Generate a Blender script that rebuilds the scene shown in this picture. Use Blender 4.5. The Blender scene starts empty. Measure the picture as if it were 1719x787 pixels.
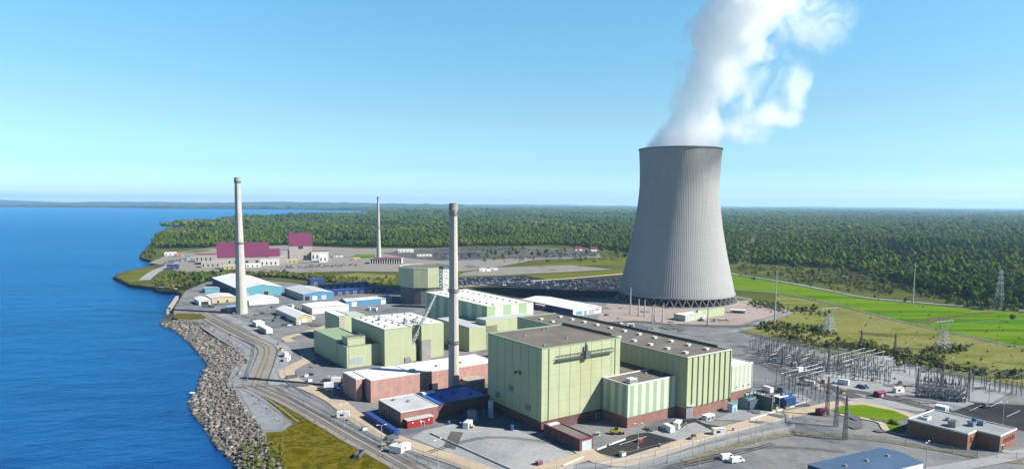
import bpy, bmesh, math, random
import numpy as np
from mathutils import Vector, Matrix
from mathutils.geometry import tessellate_polygon

S = bpy.context.scene
COL = S.collection
R = math.radians
random.seed(7); rng = np.random.default_rng(7)

# ------------------------------------------------------------------ camera
PW, PH, FPX, PCX, PCY, HORIZ, EYE = 1719., 787., 1146., 859.5, 461., 342., 105.
pit = math.atan((PCY - HORIZ) / FPX); rol = R(.4)
_w = np.array([0, math.cos(pit), -math.sin(pit)]); _u0 = np.array([0, math.sin(pit), math.cos(pit)]); _r0 = np.array([1., 0, 0])
_r = _r0 * math.cos(rol) + _u0 * math.sin(rol); _u = _u0 * math.cos(rol) - _r0 * math.sin(rol)
cam = bpy.data.cameras.new('camera'); co = bpy.data.objects.new('camera', cam); COL.objects.link(co)
cam.sensor_width = 36; cam.sensor_fit = 'HORIZONTAL'; cam.lens = 36 * FPX / PW
cam.shift_y = (PCY - PH / 2) / PW
cam.clip_start = 1; cam.clip_end = 120000
co.matrix_world = Matrix(((_r[0], _u[0], -_w[0], 0), (_r[1], _u[1], -_w[1], 0), (_r[2], _u[2], -_w[2], EYE), (0, 0, 0, 1)))
S.camera = co

# ------------------------------------------------------------------ sky, sun, exposure
SUN_EL, SUN_AZ = 38., -15.          # azimuth of the sun counted from +X
sx, sy = math.cos(R(SUN_AZ)), math.sin(R(SUN_AZ))
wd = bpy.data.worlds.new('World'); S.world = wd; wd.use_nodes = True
nt = wd.node_tree; nt.nodes.clear()
sk = nt.nodes.new('ShaderNodeTexSky'); sk.sky_type = 'NISHITA'; sk.sun_disc = False
sk.sun_elevation = R(SUN_EL); sk.sun_rotation = math.atan2(sx, sy)
sk.air_density = 1.0; sk.dust_density = 0.35; sk.ozone_density = 2.0; sk.altitude = 100
hs = nt.nodes.new('ShaderNodeHueSaturation'); hs.inputs['Saturation'].default_value = 1.25; hs.inputs['Hue'].default_value = .49
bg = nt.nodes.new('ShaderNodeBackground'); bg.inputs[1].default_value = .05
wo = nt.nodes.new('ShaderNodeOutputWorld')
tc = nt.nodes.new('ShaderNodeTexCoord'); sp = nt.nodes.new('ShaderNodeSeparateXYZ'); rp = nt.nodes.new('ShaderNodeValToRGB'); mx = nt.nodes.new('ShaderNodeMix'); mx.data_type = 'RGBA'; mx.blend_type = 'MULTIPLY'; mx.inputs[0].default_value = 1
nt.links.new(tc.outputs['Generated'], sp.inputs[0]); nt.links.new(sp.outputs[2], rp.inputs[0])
e = rp.color_ramp.elements          # sky tint: bluer towards the horizon, dome overhead darkened to deepen ground shadows
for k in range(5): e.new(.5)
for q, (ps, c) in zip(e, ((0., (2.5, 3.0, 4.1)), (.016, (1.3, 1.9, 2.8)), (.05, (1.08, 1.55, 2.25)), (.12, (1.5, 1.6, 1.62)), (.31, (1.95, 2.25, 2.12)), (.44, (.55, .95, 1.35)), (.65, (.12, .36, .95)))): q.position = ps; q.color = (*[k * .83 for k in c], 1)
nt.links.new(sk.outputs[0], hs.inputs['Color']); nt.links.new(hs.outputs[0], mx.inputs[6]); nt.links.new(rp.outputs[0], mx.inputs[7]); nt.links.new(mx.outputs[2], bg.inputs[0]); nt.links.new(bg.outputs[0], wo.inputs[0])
sl = bpy.data.lights.new('sun', 'SUN'); sl.energy = 5.0; sl.angle = R(.5); sl.color = (1, .95, .86)
so = bpy.data.objects.new('sun', sl); COL.objects.link(so); so.location = (300, -100, 600)
so.rotation_euler = Vector((-sx * math.cos(R(SUN_EL)), -sy * math.cos(R(SUN_EL)), -math.sin(R(SUN_EL)))).to_track_quat('-Z', 'Y').to_euler()
S.view_settings.view_transform = 'Standard'; S.view_settings.look = 'None'
S.view_settings.exposure = 1.2; S.view_settings.gamma = 1; S.view_settings.use_curve_mapping = False
S.render.engine = 'CYCLES'
S.cycles.volume_bounces = 14; S.cycles.max_bounces = 14; S.cycles.diffuse_bounces = 3; S.cycles.glossy_bounces = 3; S.cycles.transparent_max_bounces = 24
S.cycles.volume_step_rate = .9; S.cycles.volume_max_steps = 512
S.cycles.use_denoising = True

# ------------------------------------------------------------------ helpers
def g(px, py, z=0.):
    """the point of the site at height z that was surveyed at this spot of the photograph"""
    d = _w * FPX + _r * (px - PCX) + _u * (PCY - py); t = (z - EYE) / d[2]
    return np.array([d[0] * t, d[1] * t, z])
def proj(x, y, z=0.):
    v = np.stack([x, y, z + 0 * x - EYE], -1); dz = v @ _w
    return PCX + FPX * (v @ _r) / dz, PCY - FPX * (v @ _u) / dz
def g2(px, py, z=0.): return tuple(g(px, py, z)[:2])

def tag(o, label=None, cat=None, group=None, kind=None):
    if label: o['label'] = label
    if cat: o['category'] = cat
    if group: o['group'] = group
    if kind: o['kind'] = kind
    return o
def empty(name, loc=(0, 0, 0), rz=0., label=None, cat=None, group=None):
    o = bpy.data.objects.new(name, None); COL.objects.link(o); o.location = loc; o.rotation_euler = (0, 0, rz)
    return tag(o, label, cat, group)
def dup(root, loc, rz=0., label=None, group=None, sc=None):
    c = root.copy(); COL.objects.link(c); c.location = loc; c.rotation_euler = (0, 0, rz)
    if label: c['label'] = label
    if group: c['group'] = group
    if sc: c.scale = (sc, sc, sc) if not isinstance(sc, tuple) else sc
    for ch in list(root.children):
        d = ch.copy(); COL.objects.link(d); d.parent = c
        for gc in list(ch.children):
            e = gc.copy(); COL.objects.link(e); e.parent = d
    return c

class MB:
    def __init__(s): s.v = []; s.f = []; s.m = []
    def quad(s, pts, mi=0):
        n = len(s.v); s.v += [tuple(p) for p in pts]; s.f.append(tuple(range(n, n + len(pts)))); s.m.append(mi); return s
    def box(s, x0, x1, y0, y1, z0, z1, mi=0):
        n = len(s.v)
        s.v += [(x0, y0, z0), (x1, y0, z0), (x1, y1, z0), (x0, y1, z0), (x0, y0, z1), (x1, y0, z1), (x1, y1, z1), (x0, y1, z1)]
        for q in ((0, 3, 2, 1), (4, 5, 6, 7), (0, 1, 5, 4), (1, 2, 6, 5), (2, 3, 7, 6), (3, 0, 4, 7)):
            s.f.append(tuple(n + i for i in q)); s.m.append(mi)
        return s
    def prism(s, poly, z0, z1, mi=0):
        n = len(s.v); k = len(poly)
        s.v += [(x, y, z0) for x, y in poly] + [(x, y, z1) for x, y in poly]
        s.f.append(tuple(range(n + k - 1, n - 1, -1))); s.m.append(mi); s.f.append(tuple(range(n + k, n + 2 * k))); s.m.append(mi)
        for i in range(k):
            j = (i + 1) % k; s.f.append((n + i, n + j, n + k + j, n + k + i)); s.m.append(mi)
        return s
    def gable(s, x0, x1, y0, y1, z0, z1, axis='y', mi=0):
        """a closed wedge with its ridge along the axis"""
        n = len(s.v)
        if axis == 'y':
            xm = (x0 + x1) / 2; s.v += [(x0, y0, z0), (x1, y0, z0), (xm, y0, z1), (x0, y1, z0), (x1, y1, z0), (xm, y1, z1)]
        else:
            ym = (y0 + y1) / 2; s.v += [(x0, y1, z0), (x0, y0, z0), (x0, ym, z1), (x1, y1, z0), (x1, y0, z0), (x1, ym, z1)]
        for q in ((0, 1, 2), (5, 4, 3), (0, 2, 5, 3), (1, 4, 5, 2), (0, 3, 4, 1)):
            s.f.append(tuple(n + i for i in q)); s.m.append(mi)
        return s
    def tube(s, p, q, r0, r1=None, n=8, mi=0):
        r1 = r0 if r1 is None else r1
        p, q = Vector(p), Vector(q); d = (q - p).normalized(); a = d.orthogonal().normalized(); b = d.cross(a); k = len(s.v)
        for c, r in ((p, r0), (q, r1)):
            for i in range(n):
                t = 2 * math.pi * i / n; s.v.append(tuple(c + (a * math.cos(t) + b * math.sin(t)) * r))
        for i in range(n):
            j = (i + 1) % n; s.f.append((k + i, k + j, k + n + j, k + n + i)); s.m.append(mi)
        s.f.append(tuple(range(k + n - 1, k - 1, -1))); s.m.append(mi); s.f.append(tuple(range(k + n, k + 2 * n))); s.m.append(mi)
        return s
    def ball(s, c, rx, ry, rz, mi=0, n=8, m=5):
        k = len(s.v)
        for i in range(m + 1):
            a = math.pi * i / m
            for j in range(n):
                b = 2 * math.pi * j / n; s.v.append((c[0] + rx * math.sin(a) * math.cos(b), c[1] + ry * math.sin(a) * math.sin(b), c[2] + rz * math.cos(a)))
        for i in range(m):
            for j in range(n):
                s.f.append((k + i * n + j, k + (i + 1) * n + j, k + (i + 1) * n + (j + 1) % n, k + i * n + (j + 1) % n)); s.m.append(mi)
        return s
    def mesh(s, name, mats):
        me = bpy.data.meshes.new(name); me.from_pydata(s.v, [], s.f)
        for m in (mats if isinstance(mats, (list, tuple)) else [mats]): me.materials.append(m)
        me.polygons.foreach_set('material_index', s.m); me.update(); return me
    def build(s, name, mats, parent=None, loc=None, rz=None):
        o = bpy.data.objects.new(name, s.mesh(name, mats)); COL.objects.link(o)
        if parent: o.parent = parent
        if loc is not None: o.location = loc
        if rz is not None: o.rotation_euler = (0, 0, rz)
        return o
def bx(name, m, parent, *a): return MB().box(*a).build(name, m, parent)

# ------------------------------------------------------------------ materials
AL = .56      # sunlit base colours of the whole site
def new_mat(name):
    m = bpy.data.materials.new(name); m.use_nodes = True; t = m.node_tree
    return m, t, t.nodes['Principled BSDF']
class NX:
    """small builder of node expressions"""
    def __init__(s, t): s.t = t
    def n(s, typ, **k):
        o = s.t.nodes.new(typ)
        for a, b in k.items(): setattr(o, a, b)
        return o
    def put(s, sock, v):
        if hasattr(v, 'is_output') or hasattr(v, 'links'): s.t.links.new(v, sock)
        else: sock.default_value = v
    def m(s, op, a, b=0., c=None, clamp=False):
        o = s.n('ShaderNodeMath', operation=op); o.use_clamp = clamp
        s.put(o.inputs[0], a); s.put(o.inputs[1], b)
        if c is not None: s.put(o.inputs[2], c)
        return o.outputs[0]
    def mix(s, f, a, b, mode='MIX'):
        o = s.n('ShaderNodeMix', data_type='RGBA', blend_type=mode); s.put(o.inputs[0], f)
        for i, v in ((6, a), (7, b)):
            s.put(o.inputs[i], (*v, 1) if isinstance(v, (tuple, list)) and len(v) == 3 else v)
        return o.outputs[2]
    def coord(s, kind='obj', scale=(1, 1, 1)):
        if kind == 'geo': v = s.n('ShaderNodeNewGeometry').outputs['Position']
        else: v = s.n('ShaderNodeTexCoord').outputs['Object']
        if scale == (1, 1, 1): return v
        k = s.n('ShaderNodeVectorMath', operation='MULTIPLY'); s.t.links.new(v, k.inputs[0]); k.inputs[1].default_value = scale
        return k.outputs[0]
    def noise(s, v, scale, detail=4., rough=.55, dist=0.):
        o = s.n('ShaderNodeTexNoise'); s.put(o.inputs['Vector'], v); o.inputs['Scale'].default_value = scale
        o.inputs['Detail'].default_value = detail; o.inputs['Roughness'].default_value = rough; o.inputs['Distortion'].default_value = dist
        return o.outputs[0]
    def ramp(s, f, stops):
        o = s.n('ShaderNodeValToRGB'); s.t.links.new(f, o.inputs[0]); e = o.color_ramp.elements
        while len(e) < len(stops): e.new(.5)
        for x, (p, c) in zip(e, stops): x.position = p; x.color = (*c, 1) if len(c) == 3 else c
        return o.outputs[0]
    def sep(s, v):
        o = s.n('ShaderNodeSeparateXYZ'); s.t.links.new(v, o.inputs[0]); return o.outputs
def ramp01(x, f, lo, hi):      # linear step between lo and hi, clamped
    o = x.n('ShaderNodeMapRange'); x.put(o.inputs[0], f); o.inputs[1].default_value = lo; o.inputs[2].default_value = hi
    return o.outputs[0]

def mat(name, c, rough=.75, scale=.35, amt=.25, kind='obj', streak=0., metal=0., c2=None, spec=.3, bump=0.):
    """one surface: base colour broken up by noise, optional vertical run marks"""
    c = tuple(k * AL for k in c); c2 = c2 and tuple(k * AL for k in c2)
    m, t, p = new_mat(name); x = NX(t); v = x.coord(kind)
    n1 = x.noise(v, scale, 6, .6); n2 = x.noise(v, scale * 7, 3, .6)
    f = x.m('ADD', x.m('MULTIPLY', n1, .7), x.m('MULTIPLY', n2, .3))
    f = ramp01(x, f, .32, .68)
    hi = tuple(min(1, k * (1 + amt * .5)) for k in c); lo = tuple(k * (1 - amt * .6) for k in (c2 or c))
    col = x.mix(f, lo, hi)
    if streak:
        vs = x.coord(kind, (1, 1, .05)); st = ramp01(x, x.noise(vs, .9, 4, .7), .48, .75)
        col = x.mix(x.m('MULTIPLY', st, streak), col, tuple(k * .45 for k in c))
    t.links.new(col, p.inputs['Base Color']); p.inputs['Roughness'].default_value = rough; p.inputs['Metallic'].default_value = metal
    p.inputs['Specular IOR Level'].default_value = spec
    if bump:
        b = x.n('ShaderNodeBump'); b.inputs['Distance'].default_value = bump; b.inputs['Strength'].default_value = .6
        t.links.new(n2, b.inputs['Height']); t.links.new(b.outputs[0], p.inputs['Normal'])
    return m

def panel(name, c, c2=None, band=4.4, seam=1.1, seam_w=.1, streak=.25, stain=None, duty=.5, seamdark=.55, hseam=0.):
    """upright sheet cladding: bands of two paints, dark seams, weather runs"""
    c = tuple(k * AL for k in c); c2 = c2 and tuple(k * AL for k in c2)
    m, t, p = new_mat(name); x = NX(t); v = x.coord('obj'); X, Y, Z = x.sep(v)
    s = x.m('ADD', X, Y)
    col = c
    if c2:
        k = x.m('FRACT', x.m('DIVIDE', x.m('ADD', s, 1000.), band)); col = x.mix(x.m('LESS_THAN', k, duty), c, c2)
    n = x.noise(v, .12, 5, .6)
    col = x.mix(x.m('MULTIPLY', ramp01(x, n, .4, .7), .18), col, tuple(k * .6 for k in c))
    st = ramp01(x, x.noise(x.coord('obj', (1, 1, .04)), .8, 5, .7), .5, .78)
    col = x.mix(x.m('MULTIPLY', st, streak), col, (c[0] * .55, c[1] * .47, c[2] * .42))
    if seam:
        k = x.m('FRACT', x.m('DIVIDE', x.m('ADD', s, 1000.), seam)); col = x.mix(x.m('MULTIPLY', x.m('LESS_THAN', k, seam_w), seamdark), col, tuple(q * .25 for q in c))
    if hseam:
        k = x.m('FRACT', x.m('DIVIDE', Z, hseam)); col = x.mix(x.m('MULTIPLY', x.m('LESS_THAN', k, .03), .35), col, tuple(q * .3 for q in c))
    if stain:
        x0, wd_, ztop, zbot, sc, am = stain
        d = x.m('ABSOLUTE', x.m('SUBTRACT', X, x0))
        a = x.m('MULTIPLY', ramp01(x, d, wd_, 0.), ramp01(x, Z, zbot, ztop))
        a = x.m('MULTIPLY', a, ramp01(x, x.noise(x.coord('obj', (1, 1, .08)), .5, 4, .7), .3, .65))
        a = x.m('MULTIPLY', a, x.m('LESS_THAN', Z, ztop))
        col = x.mix(x.m('MULTIPLY', a, am), col, sc)
    t.links.new(col, p.inputs['Base Color']); p.inputs['Roughness'].default_value = .55; p.inputs['Specular IOR Level'].default_value = .35
    b = x.n('ShaderNodeBump'); b.inputs['Distance'].default_value = .12; b.inputs['Strength'].default_value = .5
    w = x.m('SINE', x.m('MULTIPLY', s, 9.)); t.links.new(w, b.inputs['Height']); t.links.new(b.outputs[0], p.inputs['Normal'])
    return m

def brick(name, c, mortar=(.2, .17, .16)):
    c = tuple(k * AL for k in c)
    m, t, p = new_mat(name); x = NX(t); v = x.coord('obj'); X, Y, Z = x.sep(v)
    cb = x.n('ShaderNodeCombineXYZ'); t.links.new(x.m('ADD', X, Y), cb.inputs[0]); t.links.new(Z, cb.inputs[1])
    b = x.n('ShaderNodeTexBrick'); t.links.new(cb.outputs[0], b.inputs['Vector']); b.inputs['Scale'].default_value = 1.6
    b.inputs['Color1'].default_value = (*[k * 1.1 for k in c], 1); b.inputs['Color2'].default_value = (*[k * .8 for k in c], 1); b.inputs['Mortar'].default_value = (*mortar, 1)
    b.inputs['Mortar Size'].default_value = .012
    col = x.mix(ramp01(x, x.noise(v, .3, 5, .6), .4, .75), b.outputs[0], tuple(k * .7 for k in c))
    k = x.m('FRACT', x.m('DIVIDE', x.m('ADD', x.m('ADD', X, Y), 1000.), 6.2)); col = x.mix(x.m('MULTIPLY', x.m('LESS_THAN', k, .03), .5), col, tuple(q * .4 for q in c))
    t.links.new(col, p.inputs['Base Color']); p.inputs['Roughness'].default_value = .85
    return m

GREEN, GREEN2, WHITEG = (.60, .66, .41), (.44, .61, .34), (.82, .86, .80)
M = {}
M['green'] = panel('green cladding', GREEN, seam=1.5, seam_w=.08, seamdark=.3)
M['greenA'] = panel('green cladding of tall block', GREEN, seam=6.6, seam_w=.045, seamdark=.75, hseam=6.5, streak=.3, stain=(26.5, 11, 35., 12., (.30, .22, .08), .75))
M['greenB'] = panel('green cladding of hall', GREEN, seam=4.15, seam_w=.05, seamdark=.5)
M['stripe'] = panel('green and white striped cladding', GREEN2, WHITEG, band=5.2, seam=1.3, seam_w=.07, seamdark=.25)
M['stripeJ'] = panel('wide striped cladding', GREEN2, WHITEG, band=14.6, seam=1.8, seam_w=.07, seamdark=.2, duty=.48)
M['stripeD'] = panel('pale striped cladding', (.62, .70, .48), WHITEG, band=3.6, seam=.9, seam_w=.08, seamdark=.25)
M['trimg'] = mat('green trim', (.36, .47, .27), .6)
M['brownroof'] = mat('brown gravel roof', (.205, .178, .15), .9, .09, .5, c2=(.2, .18, .16))
M['whiteroof'] = mat('white membrane roof', (.98, .98, .97), .6, .12, .3)
M['palegrayroof'] = mat('pale gray roof', (.60, .63, .64), .7, .12, .3)
M['blueroof'] = mat('blue metal roof', (.085, .15, .26), .5, .2, .3, spec=.4)
M['shadeblue'] = mat('white roof in shade blue', (.03, .17, .62), .6, .2, .3)  # white roof lying in shade, the shade put into its colour
M['navyroof'] = mat('dark blue sheet roof', (.04, .09, .33), .5, .2, .3)
M['grayblueroof'] = mat('gray blue sheet roof', (.38, .48, .60), .5, .1, .25)
M['parapet'] = mat('dark parapet and shade', (.05, .05, .055), .6)  # also the painted shade along two roof edges
M['brick'] = brick('red brown brick', (.36, .165, .13))
M['pinkbrick'] = brick('pale red brick', (.60, .33, .28), (.42, .30, .27))
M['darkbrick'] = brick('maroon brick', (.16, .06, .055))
M['maroon'] = mat('maroon paint', (.22, .025, .05), .55, .3, .25, streak=.2)
M['magenta'] = panel('magenta cladding', (.31, .052, .155), seam=4., seam_w=.08, seamdark=.25, streak=.3)
M['teal'] = panel('teal cladding', (.16, .46, .56), seam=2., seam_w=.08, seamdark=.25)
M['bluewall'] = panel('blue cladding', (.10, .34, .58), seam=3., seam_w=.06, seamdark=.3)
M['navy_shade_wall'] = panel('navy and shaded wall cladding', (.03, .06, .20), seam=3., seam_w=.06)  # navy sheds, also side walls coloured for their shade
M['white'] = mat('white paint', (.98, .98, .96), .5, .3, .15)
M['offwhite'] = mat('off white paint', (.80, .80, .77), .6, .3, .25, streak=.2)
M['cream'] = mat('cream sheet', (.62, .53, .30), .6)
M['concrete'] = mat('gray concrete', (.40, .38, .35), .85, .2, .35, streak=.3)
M['stack'] = mat('stack concrete', (.62, .58, .52), .85, .12, .3, streak=.4)
M['darkconc'] = mat('dark concrete', (.22, .22, .225), .85, .1, .4, streak=.5)
M['beige'] = mat('beige concrete', (.52, .48, .43), .85, .2, .25, streak=.2)
M['steel'] = mat('galvanised steel', (.36, .39, .40), .5, .5, .2, metal=.3)
M['steeldark'] = mat('weathered steel', (.13, .15, .16), .6, .5, .2)
M['tower_steel'] = mat('pale lattice steel', (.45, .50, .52), .55, .5, .2)
M['polemetal'] = mat('pale pole metal', (.50, .56, .58), .5, .5, .15)
M['insul'] = mat('brown gray porcelain', (.20, .17, .16), .35)
M['alu'] = mat('aluminium tube', (.70, .72, .72), .4, .5, .1)
M['xfmr'] = mat('transformer gray blue', (.22, .31, .38), .5, .5, .2)
M['xfmrblue'] = mat('transformer blue', (.05, .16, .42), .5, .5, .2)
M['glass'] = mat('dark window glass', (.03, .05, .06), .1, .5, .2, spec=.6)
M['paleglass'] = mat('pale shutter', (.42, .52, .56), .4)
M['black'] = mat('black rubber', (.02, .02, .022), .8)
M['dark'] = mat('dark opening', (.03, .032, .036), .8)
M['red'] = mat('red paint', (.42, .03, .03), .5)
M['yellow'] = mat('yellow machine paint', (.55, .36, .03), .5)
M['blue'] = mat('blue paint', (.03, .08, .30), .5)
M['wood'] = mat('brown wood pole', (.16, .11, .07), .85)
M['bark'] = mat('bark', (.075, .058, .042), .9)
M['doorblue'] = mat('pale blue roll door', (.55, .68, .75), .5)

# ------------------------------------------------------------------ setting: terrain
LEVEL = {}
def lift(z):
    """no two ground sheets share one height"""
    if z <= 0: return z
    k = round(z, 3); LEVEL[k] = LEVEL.get(k, -1) + 1; return z + .0035 * (LEVEL[k] % 36)
def mesh_poly(name, pts, z, m, label=None):
    z = lift(z)
    vs = [Vector((x, y, 0)) for x, y in pts]; tri = tessellate_polygon([vs])
    me = bpy.data.meshes.new(name); f = []
    for a, b, c in tri:
        n = (vs[b] - vs[a]).cross(vs[c] - vs[a]).z; f.append((a, b, c) if n > 0 else (a, c, b))
    me.from_pydata([(v.x, v.y, z) for v in vs], [], f); me.materials.append(m); me.update()
    o = bpy.data.objects.new(name, me); COL.objects.link(o); o['kind'] = 'structure'
    return o
def sheet(name, px, z, m, k=0): return mesh_poly(name, [g2(*p) for p in px], z, m)
def smooth(pts, n=6):
    out = []; P = [np.array(p, float) for p in pts]
    for i in range(len(P) - 1):
        a, b, c, d = P[max(i - 1, 0)], P[i], P[i + 1], P[min(i + 2, len(P) - 1)]
        for k in range(n):
            t = k / n; out.append(.5 * ((2 * b) + (c - a) * t + (2 * a - 5 * b + 4 * c - d) * t * t + (3 * b - a - 3 * c + d) * t ** 3))
    return out + [P[-1]]
def strip(name, px, w, z, m, sm=5, h=None, off=0.):
    z = lift(z)
    P = [np.array(g2(*p)) for p in px]
    if sm: P = smooth(P, sm)
    L, Rr = [], []
    for i, p in enumerate(P):
        d = P[min(i + 1, len(P) - 1)] - P[max(i - 1, 0)]; d = d / (np.linalg.norm(d) + 1e-9); nn = np.array([-d[1], d[0]])
        L.append(p + nn * (off + w / 2)); Rr.append(p + nn * (off - w / 2))
    b = MB(); k = len(P)
    b.v = [(*p, z) for p in L] + [(*p, z) for p in Rr]
    for i in range(k - 1): b.f.append((k + i, k + i + 1, i + 1, i)); b.m.append(0)
    if h:      # a raised strip with sides
        b.v += [(*p, z - h) for p in L] + [(*p, z - h) for p in Rr]
        for i in range(k - 1):
            b.f.append((i, i + 1, 2 * k + i + 1, 2 * k + i)); b.f.append((3 * k + i, 3 * k + i + 1, k + i + 1, k + i)); b.m += [0, 0]
    o = b.build(name, m); o['kind'] = 'structure'; return o

gm, t, p = new_mat('meadow ground'); x = NX(t); v = x.coord('geo')
c = x.ramp(x.noise(v, .012, 6, .65), [(.3, (0.0306, 0.054, 0.0126)), (.48, (0.0612, 0.0774, 0.018)), (.62, (0.099, 0.09, 0.0306)), (.75, (0.0522, 0.0684, 0.018))])
c = x.mix(ramp01(x, x.noise(v, .25, 4, .7), .35, .75), c, x.mix(.5, c, (0.036, 0.045, 0.018)))
t.links.new(c, p.inputs['Base Color']); p.inputs['Roughness'].default_value = 1; p.inputs['Specular IOR Level'].default_value = 0
M['meadow'] = gm
def ground_mat(name, cols, scale, fine=.6, amt=.35, rough=.95, stretch=None):
    cols = [tuple(k * AL for k in q) for q in cols]
    m, t, p = new_mat(name); x = NX(t); v = x.coord('geo')
    if stretch:
        mp = x.n('ShaderNodeMapping'); t.links.new(v, mp.inputs[0]); mp.inputs['Rotation'].default_value = (0, 0, stretch[0]); mp.inputs['Scale'].default_value = (stretch[1], stretch[2], 1); v2 = mp.outputs[0]
    else: v2 = v
    n = len(cols); st = [(.37 + .26 * i / max(1, n - 1), c) for i, c in enumerate(cols)]
    c = x.ramp(x.noise(v2, scale, 7, .65, .6), st)
    c = x.mix(x.m('MULTIPLY', ramp01(x, x.noise(v, fine, 4, .75), .4, .7), amt), c, tuple(k * .45 for k in cols[0]))
    c = x.mix(x.m('MULTIPLY', ramp01(x, x.noise(v2, scale * 6, 5, .7, 1.), .5, .68), amt * .8), c, tuple(k * .6 for k in cols[0]))
    t.links.new(c, p.inputs['Base Color']); p.inputs['Roughness'].default_value = 1; p.inputs['Specular IOR Level'].default_value = 0
    return m
M['gravel'] = ground_mat('gray gravel yard', [(.18, .20, .22), (.25, .265, .275), (.33, .33, .325), (.205, .225, .24)], .022, .9)
M['gravel_light'] = ground_mat('pale crushed stone', [(.31, .32, .34), (.40, .41, .42), (.47, .47, .465)], .05, 1.2, .4)
M['gravel_blue'] = ground_mat('blue gray crushed stone', [(.28, .31, .345), (.34, .37, .40), (.40, .42, .43)], .06, 1.4, .5)
M['roadbrown'] = ground_mat('worn gravel road', [(.30, .28, .26), (.37, .345, .315), (.33, .31, .29)], .05, .8, .3)
M['roadtan'] = ground_mat('tan concrete road', [(.56, .46, .34), (.64, .53, .39), (.50, .42, .32)], .05, .7, .2)
M['concpad'] = ground_mat('concrete yard', [(.35, .37, .385), (.43, .445, .45), (.50, .50, .49)], .03, .5, .3)
M['asphalt'] = ground_mat('asphalt', [(.05, .052, .058), (.065, .066, .07), (.08, .08, .08)], .05, .8, .3)
M['asphalt2'] = ground_mat('worn asphalt', [(.13, .13, .13), (.16, .158, .152), (.19, .185, .175)], .04, .7, .3)
M['lawn'] = ground_mat('mown lawn', [(.075, .19, .002), (.10, .25, .002), (.20, .30, .02), (.11, .25, .002), (.085, .20, .002)], .022, .3, .22, stretch=(R(-28), .12, 1))
M['lawn2'] = ground_mat('yellow green lawn', [(.13, .16, .02), (.17, .19, .03), (.20, .20, .045)], .02, .4, .2, stretch=(R(-20), .3, 1))
M['drygrass'] = ground_mat('dry field grass', [(.15, .19, .035), (.27, .28, .08), (.33, .31, .115), (.17, .22, .04)], .02, .35, .55, stretch=(R(-28), .4, 1))
M['shoregrass'] = ground_mat('olive shore grass', [(.11, .10, .006), (.18, .165, .008), (.24, .19, .035), (.09, .10, .005), (.20, .19, .02)], .06, .45, .7)
M['dirt'] = ground_mat('pinkish bare ground', [(.42, .35, .32), (.50, .42, .38), (.36, .31, .28)], .03, .5, .25)
M['waste'] = ground_mat('weedy waste ground', [(.30, .28, .25), (.22, .20, .12), (.36, .31, .24), (.17, .17, .06), (.33, .31, .28)], .09, .7, .4)
M['bank'] = ground_mat('stone bank', [(.12, .11, .10), (.20, .18, .16), (.26, .23, .20)], .3, 1.5, .5)
M['patch_dark'] = ground_mat('oily ground', [(.15, .165, .175), (.21, .22, .225), (.17, .18, .185)], .2, .7, .4)
M['patch_light'] = ground_mat('fresh gravel', [(.26, .27, .275), (.34, .345, .345), (.29, .295, .30)], .2, .7, .4)
M['darkbank'] = ground_mat('dark overgrown bank', [(.03, .035, .025), (.05, .055, .03), (.07, .075, .03)], .08, .4, .5)
M['floor'] = ground_mat('forest floor', [(.02, .028, .012), (.035, .045, .016), (.05, .055, .02)], .03, .3, .4)
M['drycut'] = ground_mat('cleared brown strip', [(.12, .14, .035), (.19, .18, .07), (.13, .15, .03)], .03, .3, .5)
M['paint'] = mat('road paint', (.75, .75, .72), .6)

# shoreline: water's edge (lake level) and top of the bank, walked away from the camera
SH = [((430, 860), (500, 860)), ((405, 800), (490, 800)), ((393, 778), (460, 772)), ((376, 761), (447, 745)), ((359, 744), (443, 728)), ((342, 717), (432, 708)), ((322, 693), (414, 690)), ((316, 673), (399, 666)),
      ((330, 656), (393, 650)), ((334, 640), (397, 636)), ((338, 630), (405, 620)), ((348, 610), (412, 603)), ((335, 595), (406, 590)), ((318, 576), (377, 564)), ((294, 556), (343, 542)),
      ((266, 544), (301, 536)), ((274, 534), (291, 528)), ((283, 524), (291, 519)), ((297, 504), (303, 500)), ((300, 497), (305, 492)), ((286, 490), (292, 486)), ((264, 487), (270, 483)), ((240, 484), (244, 480)), ((214, 480), (219, 477)), ((200, 472), (205, 470)),
      ((188, 466), (194, 465)), ((196, 459), (200, 459.5)), ((211, 455), (214, 456)), ((248, 447), (250, 448)), ((274, 440), (276, 441.5)), ((252, 438), (254, 437)), ((233, 434), (238, 432.5)), ((236, 425), (241, 425)), ((246, 415), (250, 415)),
      ((254, 407), (258, 407.5)), ((262, 394), (266, 395)), ((288, 387.5), (291, 388.5)), ((316, 386), (319, 387)), ((315, 381.5), (318, 382)), ((320, 376), (323, 376.5)), ((336, 371.5), (339, 372)),
      ((370, 368.8), (372, 369.2)), ((430, 365.5), (431, 365.8)), ((560, 361), (560, 361.3)), ((640, 357), (640, 357.2))]
LK = -4.
wl = [np.array(g2(*a, LK)) for a, b in SH]; bt = [np.array(g2(*b)) for a, b in SH]
near_w = [np.array((-95., -350.)), np.array((-98., 60.))]; near_b = [np.array((-62., -350.)), np.array((-66., 60.))]
wl = near_w + wl; bt = near_b + bt
far = [g2(*q) for q in ((640, 354.4), (600, 352.8), (520, 351.8), (430, 350.8), (330, 350), (200, 348.8), (100, 348), (0, 347.2), (-150, 345.8), (-500, 342.6))]
far += [(-40000., 11000.), (-40000., 42000.), (40000., 42000.), (40000., -350.)]
landpoly = [tuple(q) for q in bt] + far
mesh_poly('ground', landpoly, 0, M['meadow'])
b = MB(); n = len(wl)
b.v = [(*q, 0.) for q in bt] + [(*(q + (q - r) * .15 / 1), LK - .6) for q, r in zip(wl, bt)]
for i in range(n - 1): b.f.append((i, i + 1, n + i + 1, n + i)); b.m.append(0)
b.build('lake_bank', M['bank'])['kind'] = 'structure'
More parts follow.
